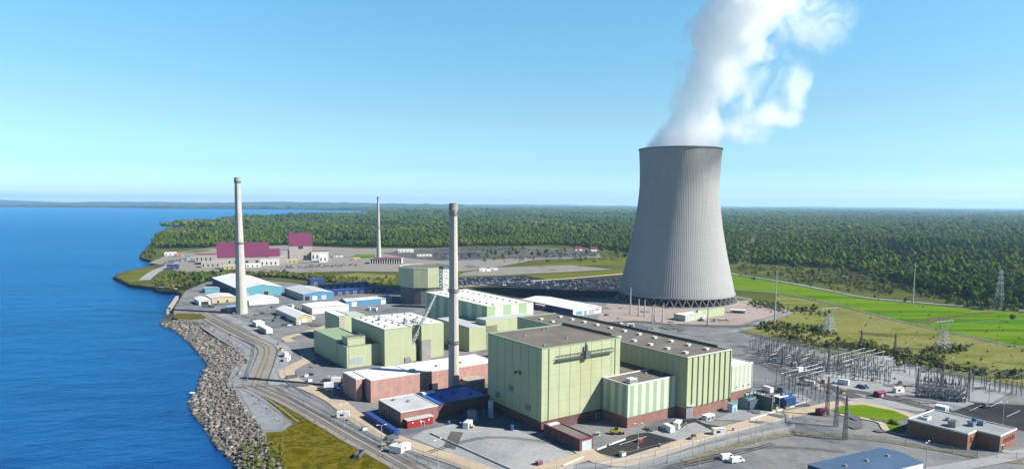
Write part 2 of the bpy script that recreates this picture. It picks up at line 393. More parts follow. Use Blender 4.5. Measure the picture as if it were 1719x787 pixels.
# lake
m, t, p = new_mat('lake water'); x = NX(t); v = x.coord('geo')
wind = ramp01(x, x.noise(x.coord('geo', (0.2835, 0.81, 0.81)), .005, 6, .65, 1.2), .38, .64)
cc = x.mix(wind, (0.00081, 0.02106, 0.1094), (0.00243, 0.04455, 0.1741))
cc = x.mix(x.m('MULTIPLY', ramp01(x, x.noise(x.coord('geo', (0.486, 0.81, 0.81)), .07, 5, .7), .45, .7), .5), cc, (0.00081, 0.0162, 0.0891))
t.links.new(cc, p.inputs['Base Color']); p.inputs['Roughness'].default_value = .2; p.inputs['IOR'].default_value = 1.33; p.inputs['Specular IOR Level'].default_value = .3; p.inputs['Specular Tint'].default_value = (.35, .78, 1, 1)
h = x.m('ADD', x.noise(x.coord('geo', (1, 1.7, 1)), .16, 6, .7), x.m('MULTIPLY', x.noise(x.coord('geo', (.7, 1.3, 1)), .035, 4, .6), 3.5))
bm_ = x.n('ShaderNodeBump'); bm_.inputs['Strength'].default_value = .8; bm_.inputs['Distance'].default_value = 1.6; t.links.new(h, bm_.inputs['Height']); t.links.new(bm_.outputs[0], p.inputs['Normal'])
dfs = x.n('ShaderNodeBsdfDiffuse'); gls = x.n('ShaderNodeBsdfGlossy'); fr = x.n('ShaderNodeFresnel'); ms = x.n('ShaderNodeMixShader')
t.links.new(cc, dfs.inputs[0]); gls.inputs[0].default_value = (.27, .78, 1, 1); gls.inputs['Roughness'].default_value = .22; fr.inputs[0].default_value = 1.33
for nd in (gls, fr): t.links.new(bm_.outputs[0], nd.inputs['Normal'])
t.links.new(x.m('MULTIPLY', fr.outputs[0], .92), ms.inputs[0]); t.links.new(dfs.outputs[0], ms.inputs[1]); t.links.new(gls.outputs[0], ms.inputs[2]); t.links.new(ms.outputs[0], t.nodes['Material Output'].inputs[0])
M['water'] = m
mesh_poly('lake_water', [(-40000, -350), (60, -350), (60, 300), (300, 12000), (300, 14000), (-40000, 14000)], LK, M['water'])
# far shore hills
def hills(name, y0, depth, h, x0, x1, n, seed):
    r = np.random.default_rng(seed); b = MB(); xs = np.linspace(x0, x1, n); k = 5
    prof = np.convolve(r.random(n + 20), np.ones(21) / 21, 'valid')[:n]; prof = .55 + .9 * (prof - prof.min()) / (np.ptp(prof) + 1e-9); prof = prof * (.93 + .14 * r.random(n))
    for j in range(k):
        f = math.sin(math.pi * j / (k - 1))
        for X, q in zip(xs, prof): b.v.append((X, y0 + depth * j / (k - 1), -2 + h * q * f))
    for j in range(k - 1):
        for i in range(n - 1): b.f.append((j * n + i, j * n + i + 1, (j + 1) * n + i + 1, (j + 1) * n + i)); b.m.append(0)
    o = b.build(name, M['hill']); o['kind'] = 'structure'; return o
M['hill'] = ground_mat('wooded far hills', [(.02, .045, .015), (.035, .06, .02), (.05, .075, .03)], .002, .01, .3)
hills('far_hills', 17000, 6000, 82, -30000, -1500, 220, 3)
hills('distant_hills', 30000, 6000, 60, -12000, 38000, 260, 5)

# ------------------------------------------------------------------ setting: yards, roads, lawns
Z = [.065 * i for i in range(1, 14)]
sheet('gravel_yard', [(500, 840), (470, 772), (452, 745), (443, 728), (432, 708), (414, 690), (399, 666), (394, 650), (398, 636), (406, 620), (413, 603), (407, 590), (378, 564), (344, 542), (302, 536), (292, 528), (292, 519), (304, 500), (312, 488), (345, 474), (400, 466), (520, 478), (560, 484), (640, 480), (760, 484), (880, 500), (1040, 500), (1228, 505), (1262, 503), (1324, 524), (1236, 556), (1268, 563), (1337, 580), (1407, 594), (1491, 611), (1574, 625), (1658, 640), (1719, 651), (1790, 660), (1900, 860)], Z[0], M['gravel'])
sheet('tower_apron', [(1000, 540), (1020, 508), (1226, 506), (1262, 505), (1312, 525), (1240, 545), (1130, 545)], Z[1], M['dirt'])
sheet('lawn', [(1225, 486), (1229, 462), (1330, 478), (1460, 503), (1600, 515), (1719, 525), (1850, 535), (1850, 612), (1719, 583), (1540, 545), (1400, 510), (1310, 492)], Z[0], M['lawn'])
sheet('dry_field', [(1300, 500), (1310, 494), (1400, 512), (1540, 547), (1719, 585), (1900, 622), (1900, 680), (1719, 649), (1658, 638), (1574, 623), (1491, 609), (1407, 592), (1337, 578), (1268, 561), (1240, 554), (1326, 525)], Z[0], M['drygrass'])
sheet('bare_track_patch', [(1530, 540), (1560, 533), (1660, 523), (1680, 524), (1590, 535), (1560, 544)], Z[1], M['drycut'])
strip('gravel_track', [(1228, 485), (1310, 492.5), (1400, 510.5), (1470, 528), (1540, 545.5), (1630, 565), (1719, 584), (1850, 612)], 4, Z[2], M['roadbrown'])
strip('main_road', [(1215, 456), (1240, 461), (1330, 475.5), (1400, 489), (1460, 500), (1600, 512), (1719, 521.5), (1850, 531)], 8, Z[1], M['gravel_light'])
strip('perimeter_track', [(1226, 558), (1262, 547), (1300, 533), (1322, 525), (1300, 514), (1262, 503), (1228, 497)], 7, Z[2], M['gravel_blue'])
strip('field_path', [(1240, 462), (1300, 455), (1400, 455), (1470, 462)], 6, Z[1], M['drygrass'])
sheet('verge', [(770, 456), (880, 462), (1050, 452), (1055, 470), (960, 468), (880, 470), (770, 470)], Z[0], M['lawn2'])
sheet('verge_lawn', [(840, 452), (980, 437), (1060, 430), (1056, 444), (940, 446), (860, 452)], Z[0], M['lawn2'])
sheet('works_yard', [(780, 457), (830, 449), (960, 445), (1030, 452), (960, 456), (840, 462), (770, 463)], Z[1], M['roadbrown'])
sheet('bare_strip', [(520, 468), (600, 458), (664, 462), (664, 476), (560, 478)], Z[1], M['drygrass'])
sheet('far_plant_yard', [(250, 441), (290, 424), (350, 417), (480, 412), (600, 417), (735, 417), (880, 415), (1000, 420), (1010, 432), (900, 436), (840, 447), (780, 455), (664, 456), (590, 455), (470, 458), (360, 455), (300, 457), (276, 445)], Z[0], M['roadbrown'])
sheet('far_lawn', [(590, 430), (600, 427), (630, 427), (630, 432), (600, 434)], Z[1], M['lawn'])
sheet('far_verge', [(300, 424), (345, 419), (356, 420), (330, 424)], Z[1], M['lawn2'])
sheet('bank_scrub', [(262, 486), (290, 489), (312, 486), (345, 474), (400, 465), (470, 466), (520, 472), (562, 476), (560, 469), (470, 460), (360, 457), (300, 459), (270, 466)], Z[1], M['darkbank'])
sheet('shore_lawn', [(200, 465), (216, 457), (250, 450), (268, 453), (250, 470), (222, 474)], Z[1], M['lawn2'])
strip('creek_road', [(242, 470), (262, 455), (290, 444), (330, 430)], 14, Z[2], M['concpad'])
sheet('far_car_park', [(640, 425), (700, 418), (870, 415), (1010, 421), (1000, 431), (900, 433), (800, 436), (740, 438), (690, 434)], Z[1], M['asphalt2'])
sheet('car_park', [(768, 466), (880, 462), (916, 468), (840, 477), (768, 484)], Z[1], M['asphalt'])
sheet('staff_car_park', [(800, 483), (930, 468), (1045, 462), (1048, 485), (1042, 497), (880, 500)], Z[1], M['asphalt'])
strip('car_park_drive', [(768, 482), (860, 474), (960, 467), (1060, 458)], 9, Z[2], M['roadtan'])
# shoreline roads
strip('service_road', [(336, 524), (362, 540), (392, 556), (420, 569), (440, 578), (449, 588), (443, 610), (434, 632), (428, 646)], 13, Z[1], M['roadbrown'])
strip('shore_track', [(350, 548), (385, 570), (415, 588), (418, 602), (405, 626), (400, 648)], 12, Z[1], M['gravel_blue'])
strip('inner_track', [(370, 528), (420, 550), (452, 572), (478, 586), (474, 606), (462, 634), (470, 648)], 9, Z[1], M['gravel_light'])
strip('pale_track', [(462, 590), (470, 600), (463, 622), (468, 640), (480, 650)], .9, Z[2], M['concpad'])
sheet('stone_pad', [(398, 652), (428, 654), (448, 675), (490, 712), (470, 722), (440, 722), (420, 690)], Z[1], M['gravel_blue'])
strip('rail_bed', [(424, 646), (482, 671), (537, 701), (594, 734), (660, 770), (722, 805)], 11, Z[2], M['roadbrown'])
strip('patrol_road', [(474, 648), (526, 680), (586, 713), (656, 750), (728, 782), (778, 810)], 7, Z[2], M['gravel_light'])
sheet('shore_grass', [(426, 652), (440, 655), (466, 671), (524, 706), (580, 741), (648, 779), (710, 815), (500, 845), (480, 790), (470, 772), (452, 745), (446, 726), (474, 724), (492, 712), (470, 690), (446, 670)], Z[1], M['shoregrass'])
sheet('shore_grass_patch', [(291, 534), (296, 526), (338, 527), (346, 534), (320, 537)], Z[1], M['shoregrass'])
strip('tan_road', [(560, 545), (520, 556), (494, 563), (480, 568), (490, 574)], 7, Z[2], M['roadtan'])
strip('beige_road', [(512, 585), (517, 598), (519, 603), (500, 612), (483, 622), (484, 632), (500, 643), (530, 656), (562, 672), (590, 695), (620, 716), (670, 740), (720, 758), (780, 778), (840, 802)], 9, Z[3], M['roadtan'])
strip('beige_road_kerb', [(512, 585), (517, 598), (519, 603), (500, 612), (483, 622), (484, 632), (500, 643), (530, 656), (562, 672), (590, 695), (620, 716), (670, 740), (720, 758), (780, 778), (840, 802)], .5, Z[3] + .12, M['concrete'], 5, .2, -4.6)
strip('plant_road', [(850, 812), (930, 783), (985, 766), (1010, 772), (1045, 776), (1100, 760), (1200, 728), (1300, 701), (1380, 684), (1405, 678), (1440, 678), (1480, 685), (1530, 698), (1560, 708)], 8.5, Z[4], M['roadtan'])
strip('plant_road_kerb', [(1060, 771), (1100, 760), (1200, 728), (1300, 701), (1380, 684)], .5, Z[4] + .12, M['concrete'], 5, .2, -4.6)
strip('spur_road', [(975, 752), (990, 764), (1012, 774)], 9, Z[5], M['roadtan'])
sheet('concrete_yard', [(690, 735), (712, 722), (760, 712), (870, 722), (972, 764), (960, 790), (840, 792), (770, 766)], Z[2], M['concpad'])
sheet('paved_crossing', [(757, 724), (778, 726), (764, 755), (744, 750)], Z[3], M['asphalt2'])
sheet('asphalt_lot', [(1000, 758), (1044, 737), (1060, 730), (1086, 726), (1144, 742), (1046, 770)], Z[3], M['asphalt'])
sheet('apron', [(1090, 726), (1160, 705), (1200, 716), (1225, 722), (1150, 742)], Z[2], M['concpad'])
strip('asphalt_spur', [(1146, 709), (1170, 706), (1205, 722)], 6, Z[3], M['asphalt'])
sheet('transformer_yard', [(1200, 705), (1250, 680), (1340, 660), (1366, 672), (1258, 706)], Z[2], M['concpad'])
sheet('switchyard_apron', [(1330, 640), (1480, 592), (1574, 628), (1700, 655), (1640, 690), (1540, 690), (1440, 676)], Z[1], M['concpad'])
strip('switchyard_road', [(1262, 602), (1300, 618), (1380, 645), (1440, 668)], 9, Z[2], M['asphalt2'])
strip('yard_lane', [(1420, 655), (1480, 665), (1560, 685), (1600, 690)], 8, Z[2], M['asphalt2'])
strip('upper_yard_road', [(990, 545), (1060, 540), (1130, 545), (1240, 548), (1262, 545)], 9, Z[3], M['asphalt2'])
sheet('office_lawn', [(1398, 690), (1420, 681), (1450, 680), (1500, 690), (1526, 700), (1505, 708), (1440, 700)], Z[5], M['lawn'])
sheet('office_side_lawn', [(1478, 711), (1500, 707), (1520, 716), (1512, 725), (1492, 722)], Z[5], M['lawn'])
strip('office_path', [(1410, 696), (1450, 703), (1478, 710), (1488, 722), (1510, 730), (1536, 732)], 3.2, Z[6], M['roadtan'])
sheet('back_car_park', [(1600, 690), (1640, 676), (1719, 680), (1790, 690), (1790, 735), (1714, 722), (1650, 706)], Z[2], M['asphalt'])
sheet('lower_yard', [(1080, 800), (1260, 745), (1330, 735), (1460, 742), (1500, 760), (1540, 800), (1500, 860), (1060, 860)], Z[2], M['gravel'])
strip('bare_bank', [(1150, 775), (1250, 742), (1340, 728), (1450, 735), (1560, 752), (1680, 772), (1790, 780)], 5, Z[3], M['waste'])
strip('bottom_road', [(1520, 800), (1600, 785), (1680, 770), (1740, 755)], 7, Z[4], M['concpad'])
def along(name, px, offs, w, z, m):
    for o_ in offs: strip(name, px, w, z, m, 5, None, o_)
SR = [(336, 524), (362, 540), (392, 556), (420, 569), (440, 578), (449, 588), (443, 610), (434, 632), (428, 646)]
along('road_edge', SR, (-6.3, 6.3), .7, Z[4], M['asphalt2']); along('wheel_track', SR, (-1.6, 1.4), .8, Z[4], M['waste'])
along('road_edge', [(470, 590), (476, 600), (468, 622), (474, 640), (500, 662), (560, 700), (640, 746), (720, 780)], (-1, 3.4), .5, Z[4], M['gravel_light'])
RB = [(424, 646), (482, 671), (537, 701), (594, 734), (660, 770), (722, 805)]
along('rail', RB, (-2.6, -1.2, 1.4, 2.8), .32, Z[4], M['asphalt2']); along('road_edge', RB, (-5.9, 5.9), .6, Z[4], M['waste'])
along('wheel_track', [(350, 548), (385, 570), (415, 588), (418, 602), (405, 626), (400, 648)], (-3, 3.2), .7, Z[4], M['roadbrown'])
along('road_edge', [(398, 652), (440, 676), (486, 712)], (1.5, 4.5), .6, Z[4], M['gravel_light'])
PATCHM = ['patch_dark', 'patch_light', 'patch_dark', 'patch_dark', 'patch_light', 'patch_light', 'patch_dark']
for (x0, y0, x1, y1, n_) in ((1000, 545, 1230, 556, 8), (1130, 715, 1330, 690, 7), (1300, 640, 1660, 680, 14), (380, 500, 560, 550, 14), (480, 560, 560, 650, 6), (1280, 570, 1560, 625, 12), (1430, 690, 1480, 735, 4), (960, 500, 1230, 545, 9), (270, 425, 1000, 455, 24)):
    for k in range(n_):
        a_, b_ = rng.uniform(min(x0, x1), max(x0, x1)), rng.uniform(min(y0, y1), max(y0, y1)); q = g2(a_, b_); r1 = rng.uniform(2.5, 8) * (1 + (b_ < 500)); r2 = r1 * rng.uniform(.3, .9); an = rng.uniform(0, 3.1); P_ = []
        for i in range(14):
            t_ = 2 * math.pi * i / 14; w_ = rng.uniform(.7, 1.2); u_, v_ = r1 * math.cos(t_) * w_, r2 * math.sin(t_) * w_; P_.append((q[0] + u_ * math.cos(an) - v_ * math.sin(an), q[1] + u_ * math.sin(an) + v_ * math.cos(an)))
        mesh_poly('ground_patch', P_, Z[7], M[PATCHM[int(rng.integers(0, 7))]])
for (p_, q_, c_) in (((1110, 790), (1300, 745), (1210, 770)), ((1120, 785), (1420, 760), (1280, 752)), ((1440, 665), (1640, 690), (1540, 672)), ((1290, 620), (1440, 668), (1360, 650)), ((720, 760), (940, 745), (820, 735)), ((1000, 552), (1240, 552), (1120, 549)), ((430, 520), (560, 545), (480, 540)), ((1280, 650), (1420, 655), (1350, 645))):
    along('tyre_track', [p_, c_, q_], (-.9, .9), .45, Z[9], M['asphalt2'])
for q in ((1628, 690), (1660, 684), (1690, 700)):
    strip('parking_line', [q, (q[0] + 22, q[1] - 10)], .35, Z[4], M['paint'], 0)
strip('lot_line', [(1040, 747), (1085, 733)], .4, Z[4], M['paint'], 0)
strip('yard_crack', [(1050, 760), (1130, 741)], .3, Z[4], M['gravel_light'], 0)

# ------------------------------------------------------------------ vegetation
m, t, p = new_mat('foliage'); x = NX(t)
at = x.n('ShaderNodeAttribute'); at.attribute_name = 'tint'; oi = x.n('ShaderNodeObjectInfo')
f = x.m('FRACT', x.m('ADD', at.outputs['Fac'], oi.outputs['Random']))
cl = ramp01(x, x.noise(x.coord('geo', (1, 1, .2)), .004, 4, .6), .35, .68)
cl2 = ramp01(x, x.noise(x.coord('geo', (1, 1, .2)), .0011, 3, .6), .38, .62)
f = x.m('ADD', x.m('MULTIPLY', f, .5), x.m('ADD', x.m('MULTIPLY', cl, .26), x.m('MULTIPLY', cl2, .24)))
c = x.ramp(f, [(0., (0.01215, 0.03048, 0.007055)), (.18, (0.02228, 0.04841, 0.008466)), (.38, (0.04253, 0.07888, 0.009877)), (.58, (0.07088, 0.1031, 0.01199)), (.76, (0.1063, 0.1255, 0.01411)), (.9, (0.1519, 0.1299, 0.01693)), (1., (0.1519, 0.07619, 0.01411))])
c = x.mix(ramp01(x, x.noise(x.coord('geo'), .8, 2, .6), .3, .75), c, x.mix(.3, c, (0.01013, 0.01793, 0.004233)))
t.links.new(c, p.inputs['Base Color']); p.inputs['Roughness'].default_value = .9; p.inputs['Specular IOR Level'].default_value = 0
M['leaf'] = m
m, t, p = new_mat('scrub foliage'); x = NX(t)
at = x.n('ShaderNodeAttribute'); at.attribute_name = 'tint'; oi = x.n('ShaderNodeObjectInfo')
f = x.m('FRACT', x.m('ADD', at.outputs['Fac'], oi.outputs['Random']))
c = x.ramp(f, [(0., (0.04069, 0.0675, 0.0144)), (.4, (0.06975, 0.09563, 0.018)), (.7, (0.1162, 0.1237, 0.027)), (1., (0.1511, 0.1294, 0.0405))])
t.links.new(c, p.inputs['Base Color']); p.inputs['Roughness'].default_value = .8; p.inputs['Specular IOR Level'].default_value = .1
M['scrub'] = m

def ico(sub):
    bm = bmesh.new(); bmesh.ops.create_icosphere(bm, subdivisions=sub, radius=1)
    v = np.array([q.co[:] for q in bm.verts]); f = np.array([[w.index for w in q.verts] for q in bm.faces]); bm.free(); return v, f
ICO1, ICO2 = ico(1), ico(2)
def crown_np(seed, h, r, lobes=7, leaves=160, ls=1.1, low=.28, core=ICO1):
    """uneven crown: several lumpy lobes and many small leaf clumps through and around them; returns verts, faces(tri), tint"""
    q = np.random.default_rng(seed); V, F, T = [], [], []; n = 0; cen = []
    for i in range(lobes):
        if i == 0: c = np.array([0, 0, h * (low + .45)]); s = np.array([r * .72, r * .72, h * .30])
        else:
            a = q.uniform(0, 2 * math.pi); d = r * q.uniform(.3, .68); zz = q.uniform(low + .1, .86)
            c = np.array([d * math.cos(a), d * math.sin(a), h * zz]); s = r * q.uniform(.30, .52) * np.array([1, 1, q.uniform(.75, 1.15)])
            s *= (1.15 - .45 * max(0, zz - .6) / .3)
        cen.append((c, s)); tt = q.uniform(0, .16)
        v, f = core; vv = v * (1 + q.uniform(-.22, .22, (len(v), 1))) * s * .86 + c
        V.append(vv); F.append(f + n); n += len(v); T.append(np.full(len(v), tt) + q.uniform(0, .05, len(v)))
    k = leaves; idx = q.integers(0, lobes, k)
    d = q.normal(size=(k, 3)); d /= np.linalg.norm(d, axis=1)[:, None]; d[:, 2] = np.where(d[:, 2] < -.35, -d[:, 2], d[:, 2])
    c = np.array([cen[i][0] for i in idx]); s = np.array([cen[i][1] for i in idx])
    P = c + d * s * q.uniform(.8, 1.16, (k, 1))
    nn = d + q.normal(size=(k, 3)) * .55; nn /= np.linalg.norm(nn, axis=1)[:, None]
    a = np.cross(nn, q.normal(size=(k, 3))); a /= np.linalg.norm(a, axis=1)[:, None]; b_ = np.cross(nn, a)
    sz = ls * q.uniform(.5, 1.15, (k, 1))
    tri = np.stack([P + a * sz, P - a * sz * .6 + b_ * sz * .8, P - a * sz * .5 - b_ * sz * .85], 1).reshape(-1, 3)
    V.append(tri); F.append(np.arange(3 * k).reshape(-1, 3) + n); T.append(np.repeat(q.uniform(0, .22, k), 3))
    return np.concatenate(V), np.concatenate(F), np.concatenate(T)
def np_mesh(name, v, f, m, tint=None):
    me = bpy.data.meshes.new(name); me.vertices.add(len(v)); me.vertices.foreach_set('co', np.ascontiguousarray(v, np.float32).ravel())
    me.loops.add(f.size); me.loops.foreach_set('vertex_index', f.ravel().astype(np.int32)); me.polygons.add(len(f))
    me.polygons.foreach_set('loop_start', np.arange(0, f.size, f.shape[1], dtype=np.int32)); me.materials.append(m)
    me.update(calc_edges=True); me.validate()
    if tint is not None:
        a = me.attributes.new('tint', 'FLOAT', 'POINT'); a.data.foreach_set('value', np.ascontiguousarray(tint, np.float32))
    return me
def join_np(items):
    V, F, T = [], [], []; n = 0
    for v, f, tt in items: V.append(v); F.append(f + n); T.append(tt); n += len(v)
    return np.concatenate(V), np.concatenate(F), np.concatenate(T)

def trunk_mesh(name, h, r, seed):
    q = random.Random(seed); b = MB(); b.tube((0, 0, -.3), (.1, .1, h * .55), .32, .16, 6)
    for i in range(4):
        a = q.uniform(0, 6.28); z = h * q.uniform(.28, .5); b.tube((.05, .05, z), (math.cos(a) * r * .55, math.sin(a) * r * .55, z + h * .2), .12, .05, 5)
    return b.mesh(name, M['bark'])
TREES = []
for i, (h, r) in enumerate(((15, 5.2), (17, 5.8), (13, 5.0), (18, 5.0), (11, 4.4), (16, 6.4))):
    v, f, tt = crown_np(50 + i, h, r, 8, 260, 1.05); TREES.append((np_mesh('crown', v, f, M['leaf'], tt), trunk_mesh('trunk', h, r, i), h, r))
SIMPLE = [crown_np(80 + i, h, r, 3, 46, 1.5, .15) for i, (h, r) in enumerate(((14, 5.4), (16, 5.8), (12, 5.0), (17, 5.2), (13, 6.0), (10, 4.6)))]

# where the woods begin, looking out from the plant (photograph line surveyed on the ground)
EX = np.array([-900, 240, 256, 262, 300, 345, 365, 452, 480, 530, 600, 735, 800, 870, 930, 1000, 1060, 1100, 1222, 1290, 1340, 1420, 1440, 1500, 1560, 1640, 1800, 2600])
EY = np.array([409, 409, 412, 417, 416.5, 416, 413, 412, 411, 413, 415, 416, 413, 413, 411, 417, 424, 438, 444, 444, 447, 453, 460, 474, 492, 508, 516, 560.])
def in_poly(px, py, poly):
    ins = np.zeros(len(px), bool); n = len(poly)
    for i in range(n):
        x1, y1 = poly[i]; x2, y2 = poly[(i + 1) % n]
        if y1 == y2: continue
        c = ((y1 > py) != (y2 > py)) & (px < (x2 - x1) * (py - y1) / (y2 - y1) + x1); ins ^= c
    return ins
CUT = [(1266, 392), (1277, 378), (1283, 378), (1272, 408), (1260, 446), (1236, 446), (1250, 420)]
def wooded(X, Y):
    X = np.asarray(X, float); Y = np.asarray(Y, float)
    px, py = proj(X, Y); ok = (Y > 350) & (py < np.interp(px, EX, EY)) & (px > -400) & (px < 2150)
    ok &= in_poly(X, Y, landpoly); ok &= ~in_poly(px, py, CUT)
    return ok

fl = [g2(a, b_) for a, b_ in zip(EX[2:], EY[2:] - .4)] + [(42000., 3000.), (42000., 30000.), (-2600., 30000.), g2(640, 354.4), g2(640, 357.2)]
fl += [tuple(q) for q in bt[::-1] if proj(q[0:1], q[1:2])[1][0] < 407 and q[1] > 500]
mesh_poly('forest_floor', fl, .03, M['floor']); mesh_poly('cleared_strip', [g2(*q) for q in CUT], .2, M['drycut'])
# patches of woodland, made once and repeated over the land; trees at the edge stand singly
PATCH = []
for k in range(7):
    q = np.random.default_rng(200 + k); items = []; s = 100
    for i in range(11):
        for j in range(11):
            v, f, tt = SIMPLE[q.integers(0, 6)]; a = q.uniform(0, 6.28); sc = q.choice([.5, .8, 1., 1.35], p=[.12, .3, .4, .18]) * q.uniform(.88, 1.1)
            ca, sa = math.cos(a) * sc, math.sin(a) * sc
            vv = np.stack([v[:, 0] * ca - v[:, 1] * sa, v[:, 0] * sa + v[:, 1] * ca, v[:, 2] * sc * q.uniform(.85, 1.15)], 1)
            vv += np.array([(i + .5 + q.uniform(-.45, .45)) / 11 * s - s / 2, (j + .5 + q.uniform(-.45, .45)) / 11 * s - s / 2, 0])
            items.append((vv, f, tt + q.random() * .78))
    PATCH.append(np_mesh('woodland_patch', *join_np(items)[:2], M['leaf'], join_np(items)[2]))
pts, rot, scl, idx, singles = [], [], [], [], []
def cells(y0, y1, cell, sc, zsc, edge=True):
    Y = np.arange(y0, y1, cell)
    for yy in Y:
        xl = .86 * (yy + cell) + 120
        X = np.arange(-math.ceil(xl / cell) * cell, xl + cell, cell)
        cx = np.repeat(X[:, None] + cell / 2, 9, 1); cy = np.full_like(cx, yy + cell / 2)
        of = np.array([(a, b) for a in (-.5, 0, .5) for b in (-.5, 0, .5)]) * cell
        w = wooded((cx + of[:, 0]).ravel(), (cy + of[:, 1]).ravel()).reshape(cx.shape)
        for i in range(len(X)):
            if edge and yy > 1150 and math.sin(X[i] / 173 + yy / 410) + math.sin(yy / 133 - X[i] / 290) + rng.normal(0, .25) > 1.72: continue
            if w[i].all() or (not edge and w[i].mean() > .45):
                pts.append((X[i] + cell / 2, yy + cell / 2, 0)); rot.append((0, 0, math.pi / 2 * rng.integers(0, 4))); scl.append((sc, sc, zsc * rng.uniform(.85, 1.15) * (1 + .28 * math.sin(X[i] / 260 + 1.3) * math.sin(yy / 340) + .15 * math.sin(X[i] / 97 + yy / 151)))); idx.append(rng.integers(0, 7))
            elif edge and w[i].any():
                k = int(cell * cell / 78); a = X[i] + rng.random(k) * cell; c_ = yy + rng.random(k) * cell; ok = wooded(a, c_)
                singles.extend(zip(a[ok], c_[ok]))
cells(360, 900, 50, .5, .95); cells(900, 2400, 100, 1., 1.); cells(2400, 6000, 225, 2.25, 1.15, False); cells(6000, 26000, 700, 7., 1.5, False)
singles = [s_ for s_ in singles]
# the smaller patches (scale .5) would give dwarf trees: replace them by single trees
keep = [i for i, s_ in enumerate(scl) if s_[0] != .5]
for i, s_ in enumerate(scl):
    if s_[0] == .5:
        k = 32; singles += [(pts[i][0] + dx, pts[i][1] + dy) for dx, dy in zip(rng.uniform(-25, 25, k), rng.uniform(-25, 25, k))]
pts = [pts[i] for i in keep]; rot = [rot[i] for i in keep]; scl = [scl[i] for i in keep]; idx = [idx[i] for i in keep]

singles = np.array(singles); px, py = proj(singles[:, 0], singles[:, 1]); d = np.hypot(singles[:, 0], singles[:, 1])
vis = (px > -20) & (px < 1740); order = np.argsort(np.where(vis, d, 1e9))
NEAR_TREES = 230
# the tower hides some of them
cand = [i for i in order if not (1030 < px[i] < 1235)]
near_ids = []; taken = []
for i in cand:
    q = singles[i]
    if all((q[0] - a) ** 2 + (q[1] - b_) ** 2 > 20 for a, b_ in taken[-160:]): near_ids.append(i); taken.append(q)
    if len(near_ids) >= NEAR_TREES: break
near_set = set(near_ids)
proto_tree = []
for me_c, me_t, h, r in TREES:
    e = empty('broadleaf_tree'); c = bpy.data.objects.new('crown', me_c); COL.objects.link(c); c.parent = e; k = bpy.data.objects.new('trunk', me_t); COL.objects.link(k); k.parent = e
    proto_tree.append(e)
used_proto = set()
def put_tree(kind, x0, y0, sc, rz, label, group, name=None):
    e = proto_tree[kind]
    if kind not in used_proto:
        used_proto.add(kind); e.location = (x0, y0, 0); e.rotation_euler = (0, 0, rz); e.scale = (sc, sc, sc); o = e
    else: o = dup(e, (x0, y0, 0), rz, sc=sc)
    o['label'] = label; o['category'] = 'tree'; o['group'] = group; return o
for i in near_ids:
    q = singles[i]; kind = int(rng.integers(0, 6)); right = px[i] > 1130
    put_tree(kind, q[0], q[1], rng.uniform(.7, 1.12), rng.uniform(0, 6.28),
             'leafy green tree in the front row of the wood behind the lawn and road' if right else 'leafy green tree in the front row of the wood behind the far plant',
             'trees along the edge of the wood')
# scattered trees
SC = [(1010, 424), (985, 428), (918, 428), (893, 431), (905, 432), (868, 431), (825, 430), (818, 436), (832, 433), (844, 434), (855, 433), (788, 434), (800, 420), (862, 423), (878, 421), (948, 424), (966, 420), (1036, 430), (1050, 436), (935, 426),
      (1302, 463), (1310, 466), (1468, 502), (1520, 509), (1407, 489), (1424, 492), (1360, 482), (1640, 517), (1700, 540), (1290, 461), (1262, 461), (1268, 462)]
for i, (a, b_) in enumerate(SC):
    q = g2(a, b_); small = a > 1240
    put_tree(int(rng.integers(0, 6)), q[0], q[1], rng.uniform(.32, .5) if small else rng.uniform(.7, 1.), rng.uniform(0, 6.28),
             'small dark tree standing alone on the mown lawn along the road' if small else 'green tree standing alone in the grass by the far car parks',
             'lone trees on the lawn' if small else 'scattered trees by the far car parks')
for k in range(26):
    a = rng.uniform(1330, 1720); q = g2(a, np.interp(a, EX, EY) + rng.uniform(1, 12) + (6 if a < 1450 else 0))
    put_tree(int(rng.integers(0, 6)), q[0], q[1], rng.uniform(.5, 1.), rng.uniform(0, 6.28), 'green tree standing out before the wood in rough grass by the lawn road', 'trees standing before the wood')
for a, b_, s_ in ((296, 468, .6), (318, 474, .75), (330, 478, .85), (300, 478, .6), (312, 484, .5), (338, 474, .8), (285, 470, .5), (326, 466, .7), (322, 486, .6), (310, 466, .6), (344, 469, .8), (276, 474, .4), (357, 462, .5), (372, 460, .5), (390, 459, .5)):
    q = g2(a, b_)
    put_tree(int(rng.integers(0, 6)), q[0], q[1], s_, rng.uniform(0, 6.28), 'green tree on the dark bank above the small inlet', 'trees on the inlet bank')

